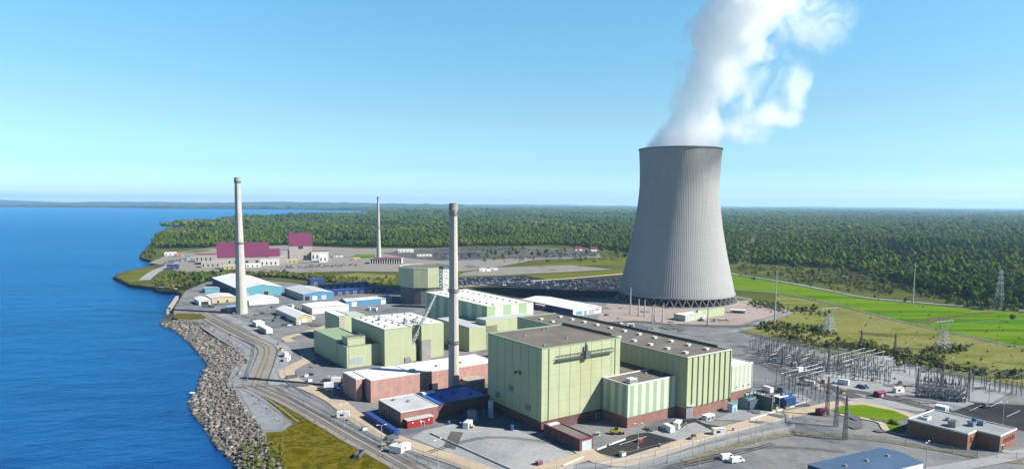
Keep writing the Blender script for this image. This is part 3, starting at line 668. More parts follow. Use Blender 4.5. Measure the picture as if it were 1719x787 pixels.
# the rest of the wood is one mass
hid = bpy.data.collections.new('woodland_source')
for i, me in enumerate(PATCH): hid.objects.link(bpy.data.objects.new(f'a_patch_{i}', me))
for i, (v, f, tt) in enumerate(SIMPLE): hid.objects.link(bpy.data.objects.new(f'b_tree_{i}', np_mesh('tree', v, f, M['leaf'], tt)))
far_s = [i for i in range(len(singles)) if i not in near_set]
for i in far_s:
    s_ = rng.uniform(.75, 1.15); pts.append((*singles[i], 0)); rot.append((0, 0, rng.uniform(0, 6.28))); scl.append((s_, s_, s_)); idx.append(7 + rng.integers(0, 6))
print('forest patches', len(keep), 'single', len(far_s), 'near', len(near_ids))
def scatter(name, pts, rot, scl, idx, coll, m):
    me = bpy.data.meshes.new(name); me.from_pydata(pts, [], []); me.materials.append(m)
    for nm, arr, typ in (('rot', rot, 'FLOAT_VECTOR'), ('scl', scl, 'FLOAT_VECTOR')):
        a = me.attributes.new(nm, typ, 'POINT'); a.data.foreach_set('vector', np.array(arr, np.float32).ravel())
    a = me.attributes.new('idx', 'INT', 'POINT'); a.data.foreach_set('value', np.array(idx, np.int32))
    o = bpy.data.objects.new(name, me); COL.objects.link(o)
    ng = bpy.data.node_groups.new(name, 'GeometryNodeTree'); ng.interface.new_socket('Geometry', in_out='INPUT', socket_type='NodeSocketGeometry'); ng.interface.new_socket('Geometry', in_out='OUTPUT', socket_type='NodeSocketGeometry')
    N = ng.nodes; gi = N.new('NodeGroupInput'); go = N.new('NodeGroupOutput'); ci = N.new('GeometryNodeCollectionInfo'); ci.inputs['Collection'].default_value = coll
    ci.inputs['Separate Children'].default_value = True; ci.inputs['Reset Children'].default_value = True
    ip = N.new('GeometryNodeInstanceOnPoints'); ip.inputs['Pick Instance'].default_value = True
    def na(nm, typ):
        k = N.new('GeometryNodeInputNamedAttribute'); k.data_type = typ; k.inputs[0].default_value = nm; return k.outputs[0]
    e2r = N.new('FunctionNodeEulerToRotation'); L = ng.links
    L.new(gi.outputs[0], ip.inputs['Points']); L.new(ci.outputs[0], ip.inputs['Instance']); L.new(na('idx', 'INT'), ip.inputs['Instance Index'])
    L.new(na('rot', 'FLOAT_VECTOR'), e2r.inputs[0]); L.new(e2r.outputs[0], ip.inputs['Rotation']); L.new(na('scl', 'FLOAT_VECTOR'), ip.inputs['Scale']); L.new(ip.outputs[0], go.inputs[0])
    md = o.modifiers.new('scatter', 'NODES'); md.node_group = ng; return o
fo = scatter('forest', pts, rot, scl, idx, hid, M['leaf']); tag(fo, 'wide green forest covering the land to the horizon', 'forest', kind='stuff')

# shrubs: single bushes and low scrub
SHR = []
for i in range(4):
    v, f, tt = crown_np(300 + i, 2.6, 1.9, 4, 80, .5, .05); me = np_mesh('shrub', v, f, M['scrub'], tt * 2); SHR.append(me)
DSHR = [np_mesh('shrub', *crown_np(330 + i, 2.6, 1.9, 4, 80, .5, .05)[:2], M['leaf'], np.zeros(12 * 4 + 0) if False else None) for i in range(3)]
def shrub(a, b_, s_, label, group, z=0., xy=None):
    q = xy if xy is not None else g2(a, b_, z); o = bpy.data.objects.new('shrub', SHR[int(rng.integers(0, 4))]); COL.objects.link(o)
    o.location = (q[0], q[1], z); o.scale = (s_, s_, s_ * rng.uniform(.7, 1.1)); o.rotation_euler = (0, 0, rng.uniform(0, 6.28)); return tag(o, label, 'shrub', group)
BANDS = ((1262, 508, 1312, 516, 14, 5), (1270, 514, 1390, 528, 12, 6), (1280, 548, 1392, 560, 40, 7), (1300, 562, 1400, 585, 20, 5), (1395, 575, 1480, 592, 22, 6), (1440, 582, 1580, 606, 34, 7), (1560, 590, 1610, 588, 16, 5), (1500, 604, 1719, 635, 22, 6))
sc_p = []
for (x0, y0, x1, y1, n, sp) in BANDS:
    for k in range(n // 3):
        f_ = rng.random(); shrub(x0 + (x1 - x0) * f_ + rng.normal(0, 4), y0 + (y1 - y0) * f_ + rng.normal(0, sp * .4), rng.uniform(1.2, 2.1), 'olive green shrub in the dry field beyond the switchyard', 'shrubs in the dry field')
    for k in range(n * 5):
        f_ = rng.random(); sc_p.append((*g2(x0 + (x1 - x0) * f_ + rng.normal(0, 7), y0 + (y1 - y0) * f_ + rng.normal(0, sp * .6)), rng.uniform(.35, 1.25)))
for k in range(500):
    a = rng.uniform(1240, 1730); c_ = 1.5 + abs(rng.normal(0, 9 if a < 1470 else 4)); sc_p.append((*g2(a, np.interp(a, EX, EY) + c_), rng.uniform(.5, 1.9)))
for k in range(260):
    a = rng.uniform(1330, 1500); sc_p.append((*g2(a, np.interp(a, [1330, 1420, 1500], [466, 474, 490]) + rng.normal(0, 5)), rng.uniform(.6, 1.8)))
for k in range(90):
    f_ = rng.random(); sc_p.append((*g2(1248 + 30 * f_ + rng.normal(0, 5), 442 - 60 * f_ ** .8), rng.uniform(1., 3.2)))
for k in range(200): sc_p.append((*g2(rng.uniform(1300, 1719), rng.uniform(500, 640)), rng.uniform(.2, .6)))
for k in range(140): sc_p.append((*g2(rng.uniform(560, 664), rng.uniform(467, 479)), rng.uniform(.5, 1.6)))
for k in range(420):
    a_ = 266 + 296 * rng.random(); lo = np.interp(a_, [262, 290, 345, 400, 470, 562], [484, 487, 473, 464, 465, 475]); hi = np.interp(a_, [262, 300, 360, 470, 562], [468, 460, 458, 461, 470]); sc_p.append((*g2(a_, rng.uniform(hi, lo)), rng.uniform(1., 2.6)))
for k in range(160): sc_p.append((*g2(rng.uniform(800, 1060), rng.uniform(418, 440)), rng.uniform(.6, 2.2)))
for k in range(120): sc_p.append((*g2(rng.uniform(405, 480), rng.uniform(738, 800)), rng.uniform(.15, .5)))
for k in range(260):
    f_ = rng.random(); sc_p.append((*g2(430 + 230 * f_ + rng.normal(0, 14), 660 + 125 * f_ + rng.normal(0, 9) + 12), rng.uniform(.08, .28)))
hid2 = bpy.data.collections.new('scrub_source')
for i, me in enumerate(SHR): hid2.objects.link(bpy.data.objects.new(f'shrub_{i}', me))
so_ = scatter('undergrowth', [(x_, y_, 0) for x_, y_, _ in sc_p], [(0, 0, rng.uniform(0, 6.28)) for _ in sc_p], [(q_, q_, q_ * rng.uniform(.7, 1.1)) for _, _, q_ in sc_p], [int(rng.integers(0, 4)) for _ in sc_p], hid2, M['scrub'])
tag(so_, 'low olive scrub spread over the field edges and banks', 'scrub', kind='stuff')
for k in range(34):
    a = rng.uniform(1320, 1480); shrub(a, np.interp(a, EX, EY) + rng.uniform(2, 12) + (8 if a < 1440 else 0), rng.uniform(1.4, 2.6), 'green shrub in rough grass between the lawn road and the wood', 'shrubs in front of the wood')
for k in range(14):
    shrub(rng.uniform(400, 470), rng.uniform(742, 785), rng.uniform(.5, 1.1), 'yellow green shrub among rocks at the foot of the shore grass', 'shrubs among the shore rocks')
for a, b_, s_ in ((412, 607, .9), (414, 610, .7), (386, 563, .6)): shrub(a, b_, s_, 'small yellow green shrub at the top of the rock bank', 'shrubs on the rock bank')
for a, b_, s_ in ((1497, 711, 1.1), (1502, 713, .9), (1507, 714, .8)): shrub(a, b_, s_, 'dark rounded shrub on the little lawn beside the brick office', 'shrubs beside the office')

for k in range(60):
    f_ = rng.random(); a_ = 268 + 292 * f_; lo = np.interp(a_, [262, 290, 345, 400, 470, 562], [484, 487, 473, 464, 465, 475]); hi = np.interp(a_, [262, 300, 360, 470, 562], [468, 460, 458, 461, 470])
    o = shrub(a_, rng.uniform(hi, lo), rng.uniform(1.6, 3.2), 'dark bushy shrub in the overgrown strip behind the warehouses', 'shrubs of the overgrown strip'); o.data = DSHR[int(rng.integers(0, 3))]
for k in range(26):
    q = g2(rng.uniform(234, 262), rng.uniform(409, 436))
    if in_poly(np.array([q[0]]), np.array([q[1]]), landpoly)[0]: put_tree(int(rng.integers(0, 6)), q[0], q[1], rng.uniform(.5, .85), rng.uniform(0, 6.28), 'green tree on the little point by the far plant shore', 'trees on the little point')
# riprap along the shore
m, t, p = new_mat('riprap stone'); x = NX(t)
at = x.n('ShaderNodeAttribute'); at.attribute_name = 'tint'; oi = x.n('ShaderNodeObjectInfo')
f = x.m('FRACT', x.m('ADD', at.outputs['Fac'], oi.outputs['Random']))
c = x.ramp(f, [(0., (0.0448, 0.04382, 0.04216)), (.25, (0.096, 0.08632, 0.07616)), (.5, (0.1472, 0.1295, 0.1122)), (.75, (0.16, 0.1295, 0.1088)), (1., (0.2432, 0.2324, 0.204))])
c = x.mix(x.m('MULTIPLY', ramp01(x, x.noise(x.coord('obj'), 2.5, 3, .6), .4, .75), .45), c, (0.0832, 0.07304, 0.0646))
t.links.new(c, p.inputs['Base Color']); c = x.mix(ramp01(x, x.sep(x.coord('geo'))[2], -3.1, -3.9), c, (.035, .034, .028))
t.links.new(c, p.inputs['Base Color']); p.inputs['Roughness'].default_value = .9; M['stone'] = m
ROCK = []
for i in range(6):
    q = np.random.default_rng(400 + i); v, f = ICO1; s = q.uniform(.6, 1.1, 3) * np.array([1, 1, .75]); vv = v * (1 + q.uniform(-.28, .28, (len(v), 1))) * s
    ROCK.append((vv, f, np_mesh('boulder', vv, f, M['stone'])))
band = [i for i in range(len(wl)) if 2 <= i <= 17]
cum = []; items = []; rocks = []
for a, b_ in zip(band[:-1], band[1:]):
    A, B_, C_, D_ = wl[a], wl[b_], bt[b_], bt[a]
    area = .5 * abs(np.cross(B_ - A, C_ - A)) + .5 * abs(np.cross(C_ - A, D_ - A))
    for k in range(int(area / .95)):
        s, f = rng.random(), rng.random() ** 1.05
        P = (A * (1 - s) + B_ * s) * (1 - f) + (D_ * (1 - s) + C_ * s) * f
        zz = LK * (1 - f) + .25 * f; sz = rng.choice([.4, .6, .9, 1.7], p=[.38, .35, .2, .07]) * (1.1 if f < .5 else .9); rocks.append((P[0], P[1], zz, sz))
rocks.sort(key=lambda r_: r_[1] - 60 * r_[3])
for i, (X, Y, zz, sz) in enumerate(rocks):
    v, f, me = ROCK[int(rng.integers(0, 6))]; a = rng.uniform(0, 6.28)
    if i < 280 and Y > 230:
        o = bpy.data.objects.new('boulder', me); COL.objects.link(o); o.location = (X, Y, zz); o.rotation_euler = (rng.uniform(-.5, .5), rng.uniform(-.5, .5), a); o.scale = (sz, sz, sz)
        tag(o, 'rough gray and tan boulder in the rock bank at the water', 'boulder', 'boulders of the rock bank')
    else:
        ca, sa = math.cos(a), math.sin(a); vv = v * sz; vv = np.stack([vv[:, 0] * ca - vv[:, 1] * sa, vv[:, 0] * sa + vv[:, 1] * ca, vv[:, 2]], 1) + np.array([X, Y, zz])
        items.append((vv, f, np.full(len(v), rng.random())))
v, f, tt = join_np(items); o = bpy.data.objects.new('riprap', np_mesh('riprap', v, f, M['stone'], tt)); COL.objects.link(o)
tag(o, 'long bank of piled gray and tan rocks along the lake shore', 'rock bank', kind='stuff')
print('rocks', len(rocks))
def lone_rock(px_, py_, sx_, sy_, sz_, label, c):
    o = bpy.data.objects.new('boulder', np_mesh('boulder', ROCK[2][0] * np.array([sx_, sy_, sz_]), ROCK[2][1], c)); COL.objects.link(o); o.location = tuple(g(px_, py_, LK)); tag(o, label, 'boulder')
lone_rock(321, 659, 3.2, 2., .9, 'pale flat boulder standing in the water beside the rock bank', M['offwhite'])
lone_rock(400, 782, 3., 2., 1.2, 'broad tan boulder at the bottom end of the rock bank', M['beige'])

# ------------------------------------------------------------------ buildings
TH = R(35)
def site(name, F, z, label, cat='building', th=TH, group=None):
    """a building's root on the ground under a roof corner seen at F and known to be z high"""
    q = g(F[0], F[1], z); return empty(name, (q[0], q[1], 0), th, label, cat, group)
def block(root, x0, x1, y0, y1, z1, wall, roof, base=None, bh=0., par=.7, parm=None, z0=0., out=.15, names=('wall', 'roof')):
    zb = z0
    if base:
        bx('base', base, root, x0 + .1, x1 - .1, y0 + .1, y1 - .1, z0, z0 + bh); zb = z0 + bh - .05
    w = bx(names[0], wall, root, x0 - (out if base else 0), x1 + (out if base else 0), y0 - (out if base else 0), y1 + (out if base else 0), zb, z1 - par)
    if par > 0:
        b = MB(); o = .05 + (out if base else 0); th = .5
        b.box(x0 - o, x1 + o, y0 - o, y0 + th, z1 - par - .02, z1); b.box(x0 - o, x1 + o, y1 - th, y1 + o, z1 - par - .02, z1)
        b.box(x0 - o, x0 + th, y0 + th, y1 - th, z1 - par - .02, z1); b.box(x1 - th, x1 + o, y0 + th, y1 - th, z1 - par - .02, z1)
        b.build('parapet', parm or wall, root)
        r = bx(names[1], roof, root, x0 + th + .01, x1 - th - .01, y0 + th + .01, y1 - th - .01, z1 - par - .01, z1 - par + .12)
    else: r = bx(names[1], roof, root, x0 - .3, x1 + .3, y0 - .3, y1 + .3, z1, z1 + .25)
    return w, r
def vents(root, spots, z, m, s=.8, h=.9, name='roof_vent'):
    for a, b_ in spots:
        k = MB(); k.box(a - s, a + s, b_ - s, b_ + s, z, z + h * .55); k.box(a - s * 1.15, a + s * 1.15, b_ - s * 1.15, b_ + s * 1.15, z + h * .55, z + h); k.build(name, m, root)
def door(root, x0, x1, z0, z1, m, y=-.12, name='door', frame=None, face='front'):
    e = .18
    def P(a, b_, c, d, o0, o1): return (a, b_, o0, o1, c, d) if face == 'front' else (o0, o1, a, b_, c, d)
    f = MB()
    for q in ((x0 - e, x0, z0, z1 + e), (x1, x1 + e, z0, z1 + e), (x0, x1, z1, z1 + e)): f.box(*P(*q, y - .12, y + .2))
    fr = f.build(name, frame or M['offwhite'], root); bx('panel', m, fr, *P(x0 + .01, x1 - .01, z0, z1 - .01, y - .04, y + .1)); return fr

# tall green block
t = site('tall_block', (910, 584.5), 39.5, 'tall square green block with a gantry on its front, beside the striped annex')
block(t, 0, 48.8, 0, 45, 39.5, M['greenA'], M['brownroof'], M['darkbrick'], 5.2, .6, M['trimg'])
bx('parapet_shade', M['parapet'], t, 48.2, 48.75, 6, 44.4, 39.52, 40.3)  # dark strip painted as shade on the parapet's inner face
b = MB()      # gantry: two rails, struts, brackets, hoist
for z_ in (33.2, 35.0):
    for y_ in (-.7, -1.9): b.box(8, 43, y_ - .09, y_ + .09, z_ - .12, z_ + .12)
for i in range(15):
    xx = 8 + 2.5 * i; b.box(xx - .07, xx + .07, -1.95, -1.8, 33.2, 35.); b.box(xx - .08, xx + .08, -1.9, -.1, 33.05, 33.2)
    if i < 14: b.tube((xx, -1.87, 33.2), (xx + 2.5, -1.87, 35.), .07, n=5)
b.box(8, 43, -1.85, -.6, 33.25, 33.33)
ga = b.build('gantry', M['steeldark'], t)
MB().box(24.4, 27.2, -2.5, -.3, 32.2, 35.6).box(25.4, 26.2, -1.8, -1., 35.6, 38.5).build('hoist', M['steeldark'], ga)
for xx in (26.2,): bx('ladder', M['steeldark'], t, xx - .2, xx + .2, -.5, -.25, 35.7, 39.6)
vents(t, ((6, 6), (30, 38), (34, 40), (26, 14), (12, 30)), 39.0, M['steel'], .5, .8)
MB().box(-.9, -.2, 16, 17, 24, 25.6).box(-.7, -.2, 17, 20, 24.8, 25.).box(-.9, -.2, 20, 20.8, 23.6, 24.8).build('wall_bracket', M['steeldark'], t)
MB().tube((12, 12, 39), (12, 12, 43), .1, n=6).tube((31, 20, 39), (31, 20, 41.5), .1, n=6).build('roof_mast', M['steel'], t)

for yy, zz in ((8, 8), (22, 14), (34, 8)):
    k = bx('louvre', M['steel'], t, -.4, -.16, yy, yy + 4, zz, zz + 3); MB().box(-.45, -.41, yy + .3, yy + 3.7, zz + .4, zz + .7).box(-.45, -.41, yy + .3, yy + 3.7, zz + 1.2, zz + 1.5).box(-.45, -.41, yy + .3, yy + 3.7, zz + 2., zz + 2.3).build('slat', M['steeldark'], k)
for xx in (4, 45.5): MB().tube((xx, -.4, 5.4), (xx, -.4, 39), .14, n=6).build('drain_or_shadow_tube', M['trimg'], t)
door(t, 34, 36, .1, 3, M['steeldark'], -.02); door(t, 38, 41.5, .1, 4.2, M['maroon'], -.02)
# turbine hall
t = site('long_hall', (1153.7, 599.6), 31, 'long green hall with deep dark ribs on its end, behind the striped annex')
BL = 143.
block(t, 0, 33.3, 0, BL, 31, M['greenB'], M['brownroof'], M['brick'], 5.5, .6, M['trimg'])
for i in range(9):
    xx = .0 + 33.3 / 8 * i; bx('rib', M['green'], t, xx - .3, xx + .3, -.75, -.16, 5.6, 30.9)
bx('parapet_shade', M['parapet'], t, 32.7, 33.28, 8, BL - .5, 31.02, 31.9)  # dark bar carries the inner parapet shade in its colour
bx('cornice', M['offwhite'], t, -.3, 33.6, -.5, .3, 30.8, 31.25)
vents(t, [(a, b_) for b_ in range(8, 140, 12) for a in (8, 24)], 30.5, M['offwhite'], 1., 1.1)
door(t, .6, 4.6, .1, 6.5, M['steel'], -.3)
bx('canopy', M['offwhite'], t, .3, 5, -1.6, -.2, 6.6, 6.9)
# striped annex
t = site('striped_annex', (1054.5, 645.6), 21, 'low annex with narrow green and white stripes, in front of the long ribbed hall')
block(t, 0, 36.4, 0, 17.3, 21, M['stripe'], M['brownroof'], M['brick'], 5.3, .6, M['offwhite'])
bx('rear_wing', M['green'], t, 3.5, 36.2, 17.5, 58, 0, 19.9); bx('rear_wing_roof', M['brownroof'], t, 3.7, 36, 17.7, 58, 19.92, 20.3)
k = MB().box(3, 7.6, 1.6, 5., 20.4, 22.8).build('roof_unit', M['offwhite'], t); bx('grille', M['steel'], k, 3.4, 7.2, 1.5, 1.58, 20.9, 22.4)
vents(t, ((14, 9), (24, 12), (30, 7)), 20.4, M['steel'], .5, .8)
# end annex
t = site('end_annex', (1230.6, 614.7), 19.5, 'low pale striped annex on the far end of the long ribbed hall')
block(t, 0, 18., .6, 34, 19.5, M['stripeD'], M['whiteroof'], M['brick'], 5.2, .5, M['offwhite'])
for xx in (4, 10, 15): bx('wall_lamp', M['white'], t, xx, xx + .7, -.3, .43, 7.6, 8.1)
MB().tube((17.4, .1, 1), (17.4, .1, 19), .15, n=6).build('drain_or_shadow_tube', M['offwhite'], t)
# garage
t = site('garage_wing', (973.5, 737.2), 5.6, 'long low maroon garage with pale blue roll door, before the tall green block')
block(t, 0, 7.6, 0, 25.2, 5.6, M['darkbrick'], M['brownroof'], None, 0, .5, M['maroon'])
door(t, 1.3, 6.4, .1, 4.3, M['doorblue'], -.05)
bx('roof_hatch', M['offwhite'], t, .8, 6.8, 22, 24.4, 5.15, 5.7)
# brick hall
t = site('brick_hall', (597.5, 636.4), 12, 'pale red brick hall with white flat roof and one deep shaded doorway')
b = MB(); b.box(0, 3.4, 0, 19.2, 0, 11.6); b.box(8.2, 31, 0, 19.2, 0, 11.6); b.box(3.4, 8.2, 3.2, 19.2, 0, 11.6); b.build('wall', M['pinkbrick'], t)
b = MB(); b.box(-.12, 31.12, -.12, .45, 11.58, 12.2); b.box(-.12, .45, .45, 19.2, 11.58, 12.2); b.box(30.6, 31.12, .45, 19.2, 11.58, 12.2); b.build('parapet', M['offwhite'], t)
bx('roof', M['whiteroof'], t, .46, 30.59, .46, 19.2, 11.61, 11.8)
door(t, 4.1, 7.6, .1, 8., M['navy_shade_wall'], 3.1)
# long white roof hall behind it
t = site('white_roof_hall', (718.7, 624), 12, 'long low brick hall with white roof running behind the tall concrete stack')
block(t, -34, 46, 0, 24, 12.2, M['pinkbrick'], M['whiteroof'], None, 0, .4, M['offwhite'])
for xx in (-6, 10, 26): bx('roof_hatch', M['palegrayroof'], t, xx, xx + 2.4, 8, 10.5, 11.9, 12.7)
bx('loading_bay', M['dark'], t, .5, 6, -.1, .1, .1, 5)
# office annex with red entry
t = site('brick_annex', (672.5, 691.2), 7.5, 'low dark brick annex with pale flat roof behind the red entry shed')
block(t, 0, 20.1, 0, 25.2, 7.5, M['brick'], M['palegrayroof'], None, 0, .4, M['offwhite'])
vents(t, ((11, 14), (6, 20)), 7.2, M['steel'], .6, .9)
for yy in (5, 11, 17): door(t, yy, yy + 1.8, 3., 5., M['glass'], -.02, 'window', face='left')
t = site('entry_shed', (684, 705.7), 4, 'small bright red entry shed with gray roof and white wall lamps')
bx('wall', M['red'], t, 0, 13.4, 0, 4.2, 0, 3.8); MB().box(-.3, 13.7, -.35, 4.3, 3.82, 4.15).build('roof', M['palegrayroof'], t)
for xx in (2.6, 6.8, 11.2): bx('wall_lamp', M['white'], t, xx - .35, xx + .35, -.25, -.01, 2.2, 2.9)
door(t, 7.4, 8.6, .1, 2.2, M['dark'], -.05)
# annex in shade, its white roof coloured blue for it
t = site('shaded_roof_annex', (736, 678.2), 7.5, 'low brick annex with shade blue flat roof at the foot of the tall concrete stack')
block(t, .1, 30, 0, 24, 7.5, M['darkbrick'], M['shadeblue'], None, 0, .4, M['parapet'])
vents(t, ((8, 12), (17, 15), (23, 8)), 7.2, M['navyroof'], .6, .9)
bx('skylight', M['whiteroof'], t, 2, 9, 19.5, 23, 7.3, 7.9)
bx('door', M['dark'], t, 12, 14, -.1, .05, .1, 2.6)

# old green plant: main block with recess, pillar, low front block
t = site('green_plant', (645.4, 552.8), 24, 'green plant block with white roof and a tall pale pillar in its front')
block(t, 0, 19.5, 0, 56, 24, M['green'], M['whiteroof'], None, 0, .5, M['trimg'])
bx('recess_wall', M['green'], t, 19.6, 27.8, 6, 56, 0, 23.5); bx('recess_roof', M['whiteroof'], t, 19.6, 46, 6.3, 55.5, 23.52, 23.75)
bx('side_wall', M['green'], t, 27.9, 46, 4.5, 56, 0, 23.5)
bx('pillar', M['concrete'], t, 26.4, 33.2, -.6, 6, 0, 23.6); bx('pillar_cap', M['green'], t, 26.2, 33.4, -.8, 6.2, 14, 24.1)
MB().box(20.5, 24, 2.6, 5.9, 0, 12).build('lift_shaft', M['green'], t)
MB().box(14, 18, -.5, 0, .2, 4).build('annex_door', M['steel'], t)
vents(t, [(a, b_) for b_ in (10, 20, 30, 41, 50) for a in (6, 16, 30, 40)], 23.6, M['palegrayroof'], 1.1, 1.2)
b = MB()
for i in range(5): b.box(20 + i * 3.5, 22 + i * 3.5, 12 + (i % 2) * 6, 14.5 + (i % 2) * 6, 23.7, 25.4)
b.build('roof_unit', M['steel'], t)
b = MB(); b.box(12, 17.5, 34, 38, 23.6, 25.8).box(30, 38, 9, 10, 23.7, 25.2).box(27, 33, 14, 15, 23.7, 25.6); b.build('roof_cooler', M['palegrayroof'], t)
t = site('front_green_block', (581, 582), 14, 'low green front block with two pale shutters and a small box on its roof')
block(t, 0, 25.6, 0, 15.8, 14, M['green'], M['brownroof'], None, 0, .5, M['trimg'])
for xx in (2.6, 7.4): door(t, xx, xx + 3.6, 2.2, 6.6, M['paleglass'], -.05, 'shutter')
bx('rear_wall', M['green'], t, -.3, 18, 16, 60, 0, 15.6); bx('rear_roof', M['trimg'], t, -.2, 17.9, 16.1, 59.9, 15.62, 15.8)
k = bx('roof_box', M['green'], t, 2.6, 14.5, 4., 13.5, 13.5, 18.2); MB().box(2.4, 14.7, 3.8, 4.4, 18.1, 19.).box(2.4, 3., 4.4, 13.7, 18.1, 19.).box(14.1, 14.7, 4.4, 13.7, 18.1, 19.).build('box_parapet', M['trimg'], k); bx('box_roof', M['brownroof'], k, 3.1, 14, 4.5, 13.6, 18.22, 18.4)
MB().tube((1.2, -1.2, 0), (1.2, -1.2, 17), .14, n=6).build('lightning_rod', M['polemetal'], t)
t = site('rear_green_block', (566.7, 530), 19, 'dark green rear block with a pale corner column, beyond the block with shutters')
block(t, 0, 9, 0, 28, 19, M['green'], M['whiteroof'], None, 0, .5, M['trimg'])
bx('corner_column', M['beige'], t, .6, 5., -1.2, -.02, 3, 18.6)
b = MB(); b.box(10, 24, 4, 26, 0, 17); b.build('rear_house', M['green'], t); bx('rear_house_roof', M['palegrayroof'], t, 9.9, 24.1, 3.9, 26.1, 17.02, 17.3)
# striped hall
t = site('striped_hall', (817.6, 514), 29, 'big hall with wide green and white stripes and bright white roof, beyond the stack')
block(t, 0, 43, 0, 98, 29, M['stripeJ'], M['whiteroof'], None, 0, .6, M['green'])
vents(t, [(a, b_) for b_ in range(6, 96, 9) for a in (9, 31)], 28.5, M['steeldark'], .55, .9)
b = MB(); b.box(-24, -.1, -14, 34, 0, 17.2); b.box(-10, 34, -14, -.1, 0, 21); b.build('side_wing', M['green'], t)
MB().box(-23.8, -10.1, -13.8, 33.8, 17.22, 17.5).box(-9.8, 33.8, -13.8, -.2, 21.02, 21.3).build('wing_roof', M['palegrayroof'], t)
bx('gable_recess', M['dark'], t, 2, 5.6, -14.15, -14.02, 3, 8.6)
# round reactor building
cx_, cy_ = g2(709, 512); cy_ += 27; t = empty('reactor_building', (cx_, cy_, 0), R(12), 'round many sided green reactor building with darker base, behind the wide striped hall', 'building')
def ngon(r, n=12, ph=0): return [(r * math.cos(2 * math.pi * i / n + ph), r * math.sin(2 * math.pi * i / n + ph)) for i in range(n)]
MB().prism(ngon(26.6, 24), 0, 18.2).build('base', M['darkconc'], t)
MB().prism(ngon(28.4, 12), 18, 37.5).build('wall', M['greenB'], t)
b = MB(); o_, i_ = ngon(28.6, 12), ngon(27.6, 12); n = 12
b.v = [(*q, 37.4) for q in o_] + [(*q, 38.4) for q in o_] + [(*q, 38.4) for q in i_] + [(*q, 37.6) for q in i_]
for i in range(n):
    j = (i + 1) % n
    for a in (0, 1, 2): b.f.append((a * n + i, a * n + j, (a + 1) * n + j, (a + 1) * n + i)); b.m.append(0)
b.build('parapet', M['stripeD'], t); MB().prism(ngon(27.5, 12), 37.52, 37.7).build('roof', M['brownroof'], t)
# white lattice stair tower beside it
def lattice(mb, w0, w1, z0, z1, n, r, legs=True, c=(0, 0), rb=None):
    rb = rb or r * .6; lv = []
    for i in range(n + 1):
        f = i / n; w = w0 + (w1 - w0) * f; z = z0 + (z1 - z0) * f
        lv.append([(c[0] + sx_ * w / 2, c[1] + sy_ * w / 2, z) for sx_, sy_ in ((-1, -1), (1, -1), (1, 1), (-1, 1))])
    for i in range(n):
        for k in range(4):
            a, b_ = lv[i], lv[i + 1]; mb.tube(a[k], b_[k], r, n=4); mb.tube(a[k], b_[(k + 1) % 4], rb, n=3); mb.tube(a[(k + 1) % 4], b_[k], rb, n=3); mb.tube(b_[k], b_[(k + 1) % 4], rb, n=3)
q = g2(746, 517); t = empty('stair_tower', (q[0] + 1, q[1] - 1, 0), TH, 'white lattice stair tower standing against the round green reactor building', 'tower')
b = MB(); lattice(b, 8.5, 8.5, 0, 40, 12, .45, rb=.28); b.build('lattice', M['white'], t)
b = MB()
for i in range(12): b.box(-4, 4, -4 + (i % 2) * 4, 0 + (i % 2) * 4, 3.2 * i + 1.4, 3.2 * i + 1.8)
b.build('landing', M['white'], t); MB().box(-4.6, 4.6, -4.6, 4.6, 40, 42.6).build('cabin', M['steeldark'], t)
MB().tube((8, 3, 0), (8, 3, 43), 1.7, n=10).build('vent_pipe', M['white'], t)

# ------------------------------------------------------------------ stacks and cooling tower
def stack(x0, y0, h, r0, r1, label, bands=()):
    t = empty('chimney_stack', (x0, y0, 0), 0, label, 'stack', None); b = MB(); n = 28; k = 9; v = []
    for i in range(k):
        f = i / (k - 1); r = r0 + (r1 - r0) * (f ** .85)
        v += [(r * math.cos(2 * math.pi * j / n), r * math.sin(2 * math.pi * j / n), h * f) for j in range(n)]
    b.v = v
    for i in range(k - 1):
        for j in range(n): b.f.append((i * n + j, i * n + (j + 1) % n, (i + 1) * n + (j + 1) % n, (i + 1) * n + j)); b.m.append(0)
    b.build('shaft', M['stack'], t)
    c = MB(); c.tube((0, 0, h - 3.4), (0, 0, h + .2), r1 + .45, n=28); c.build('cap', M['concrete'], t); MB().tube((0, 0, h + .2), (0, 0, h + .5), r1 - .4, n=20).build('flue', M['dark'], t)
    for f in bands:
        r = r0 + (r1 - r0) * (f ** .85); p_ = MB(); p_.tube((0, 0, h * f), (0, 0, h * f + .3), r + .7, n=20)
        for j in range(20):
            a = 2 * math.pi * j / 20; p_.box((r + .62) * math.cos(a) - .05, (r + .62) * math.cos(a) + .05, (r + .62) * math.sin(a) - .05, (r + .62) * math.sin(a) + .05, h * f + .3, h * f + 1.4)
        p_.tube((0, 0, h * f + 1.35), (0, 0, h * f + 1.45), r + .66, n=20); p_.build('walkway', M['steeldark'], t)
    l = MB(); l.box(-.3, .3, -r0 - .25, -r0 + .1, 0, .2)
    for i in range(6):
        f0, f1 = i / 6, (i + 1) / 6; l.tube((.4, -(r0 + (r1 - r0) * f0 ** .85) - .12, h * f0), (.4, -(r0 + (r1 - r0) * f1 ** .85) - .12, h * f1), .13, n=4)
    l.build('ladder', M['steeldark'], t); return t
stack(-31.5, 366, 104.6, 3.15, 2.0, 'thick gray concrete stack with two walkways rising beside the tall green block', (.28, .55, .945))
q = g2(406, 526); stack(q[0], q[1], 127, 5.4, 2.4, 'tall pale concrete stack at the lakeside among the white sheds', (.52, .965))
q = g2(636, 433); stack(q[0], q[1], 116, 4.6, 1.6, 'slim far concrete stack standing over the low colonnaded house of the distant plant', (.5, .97))

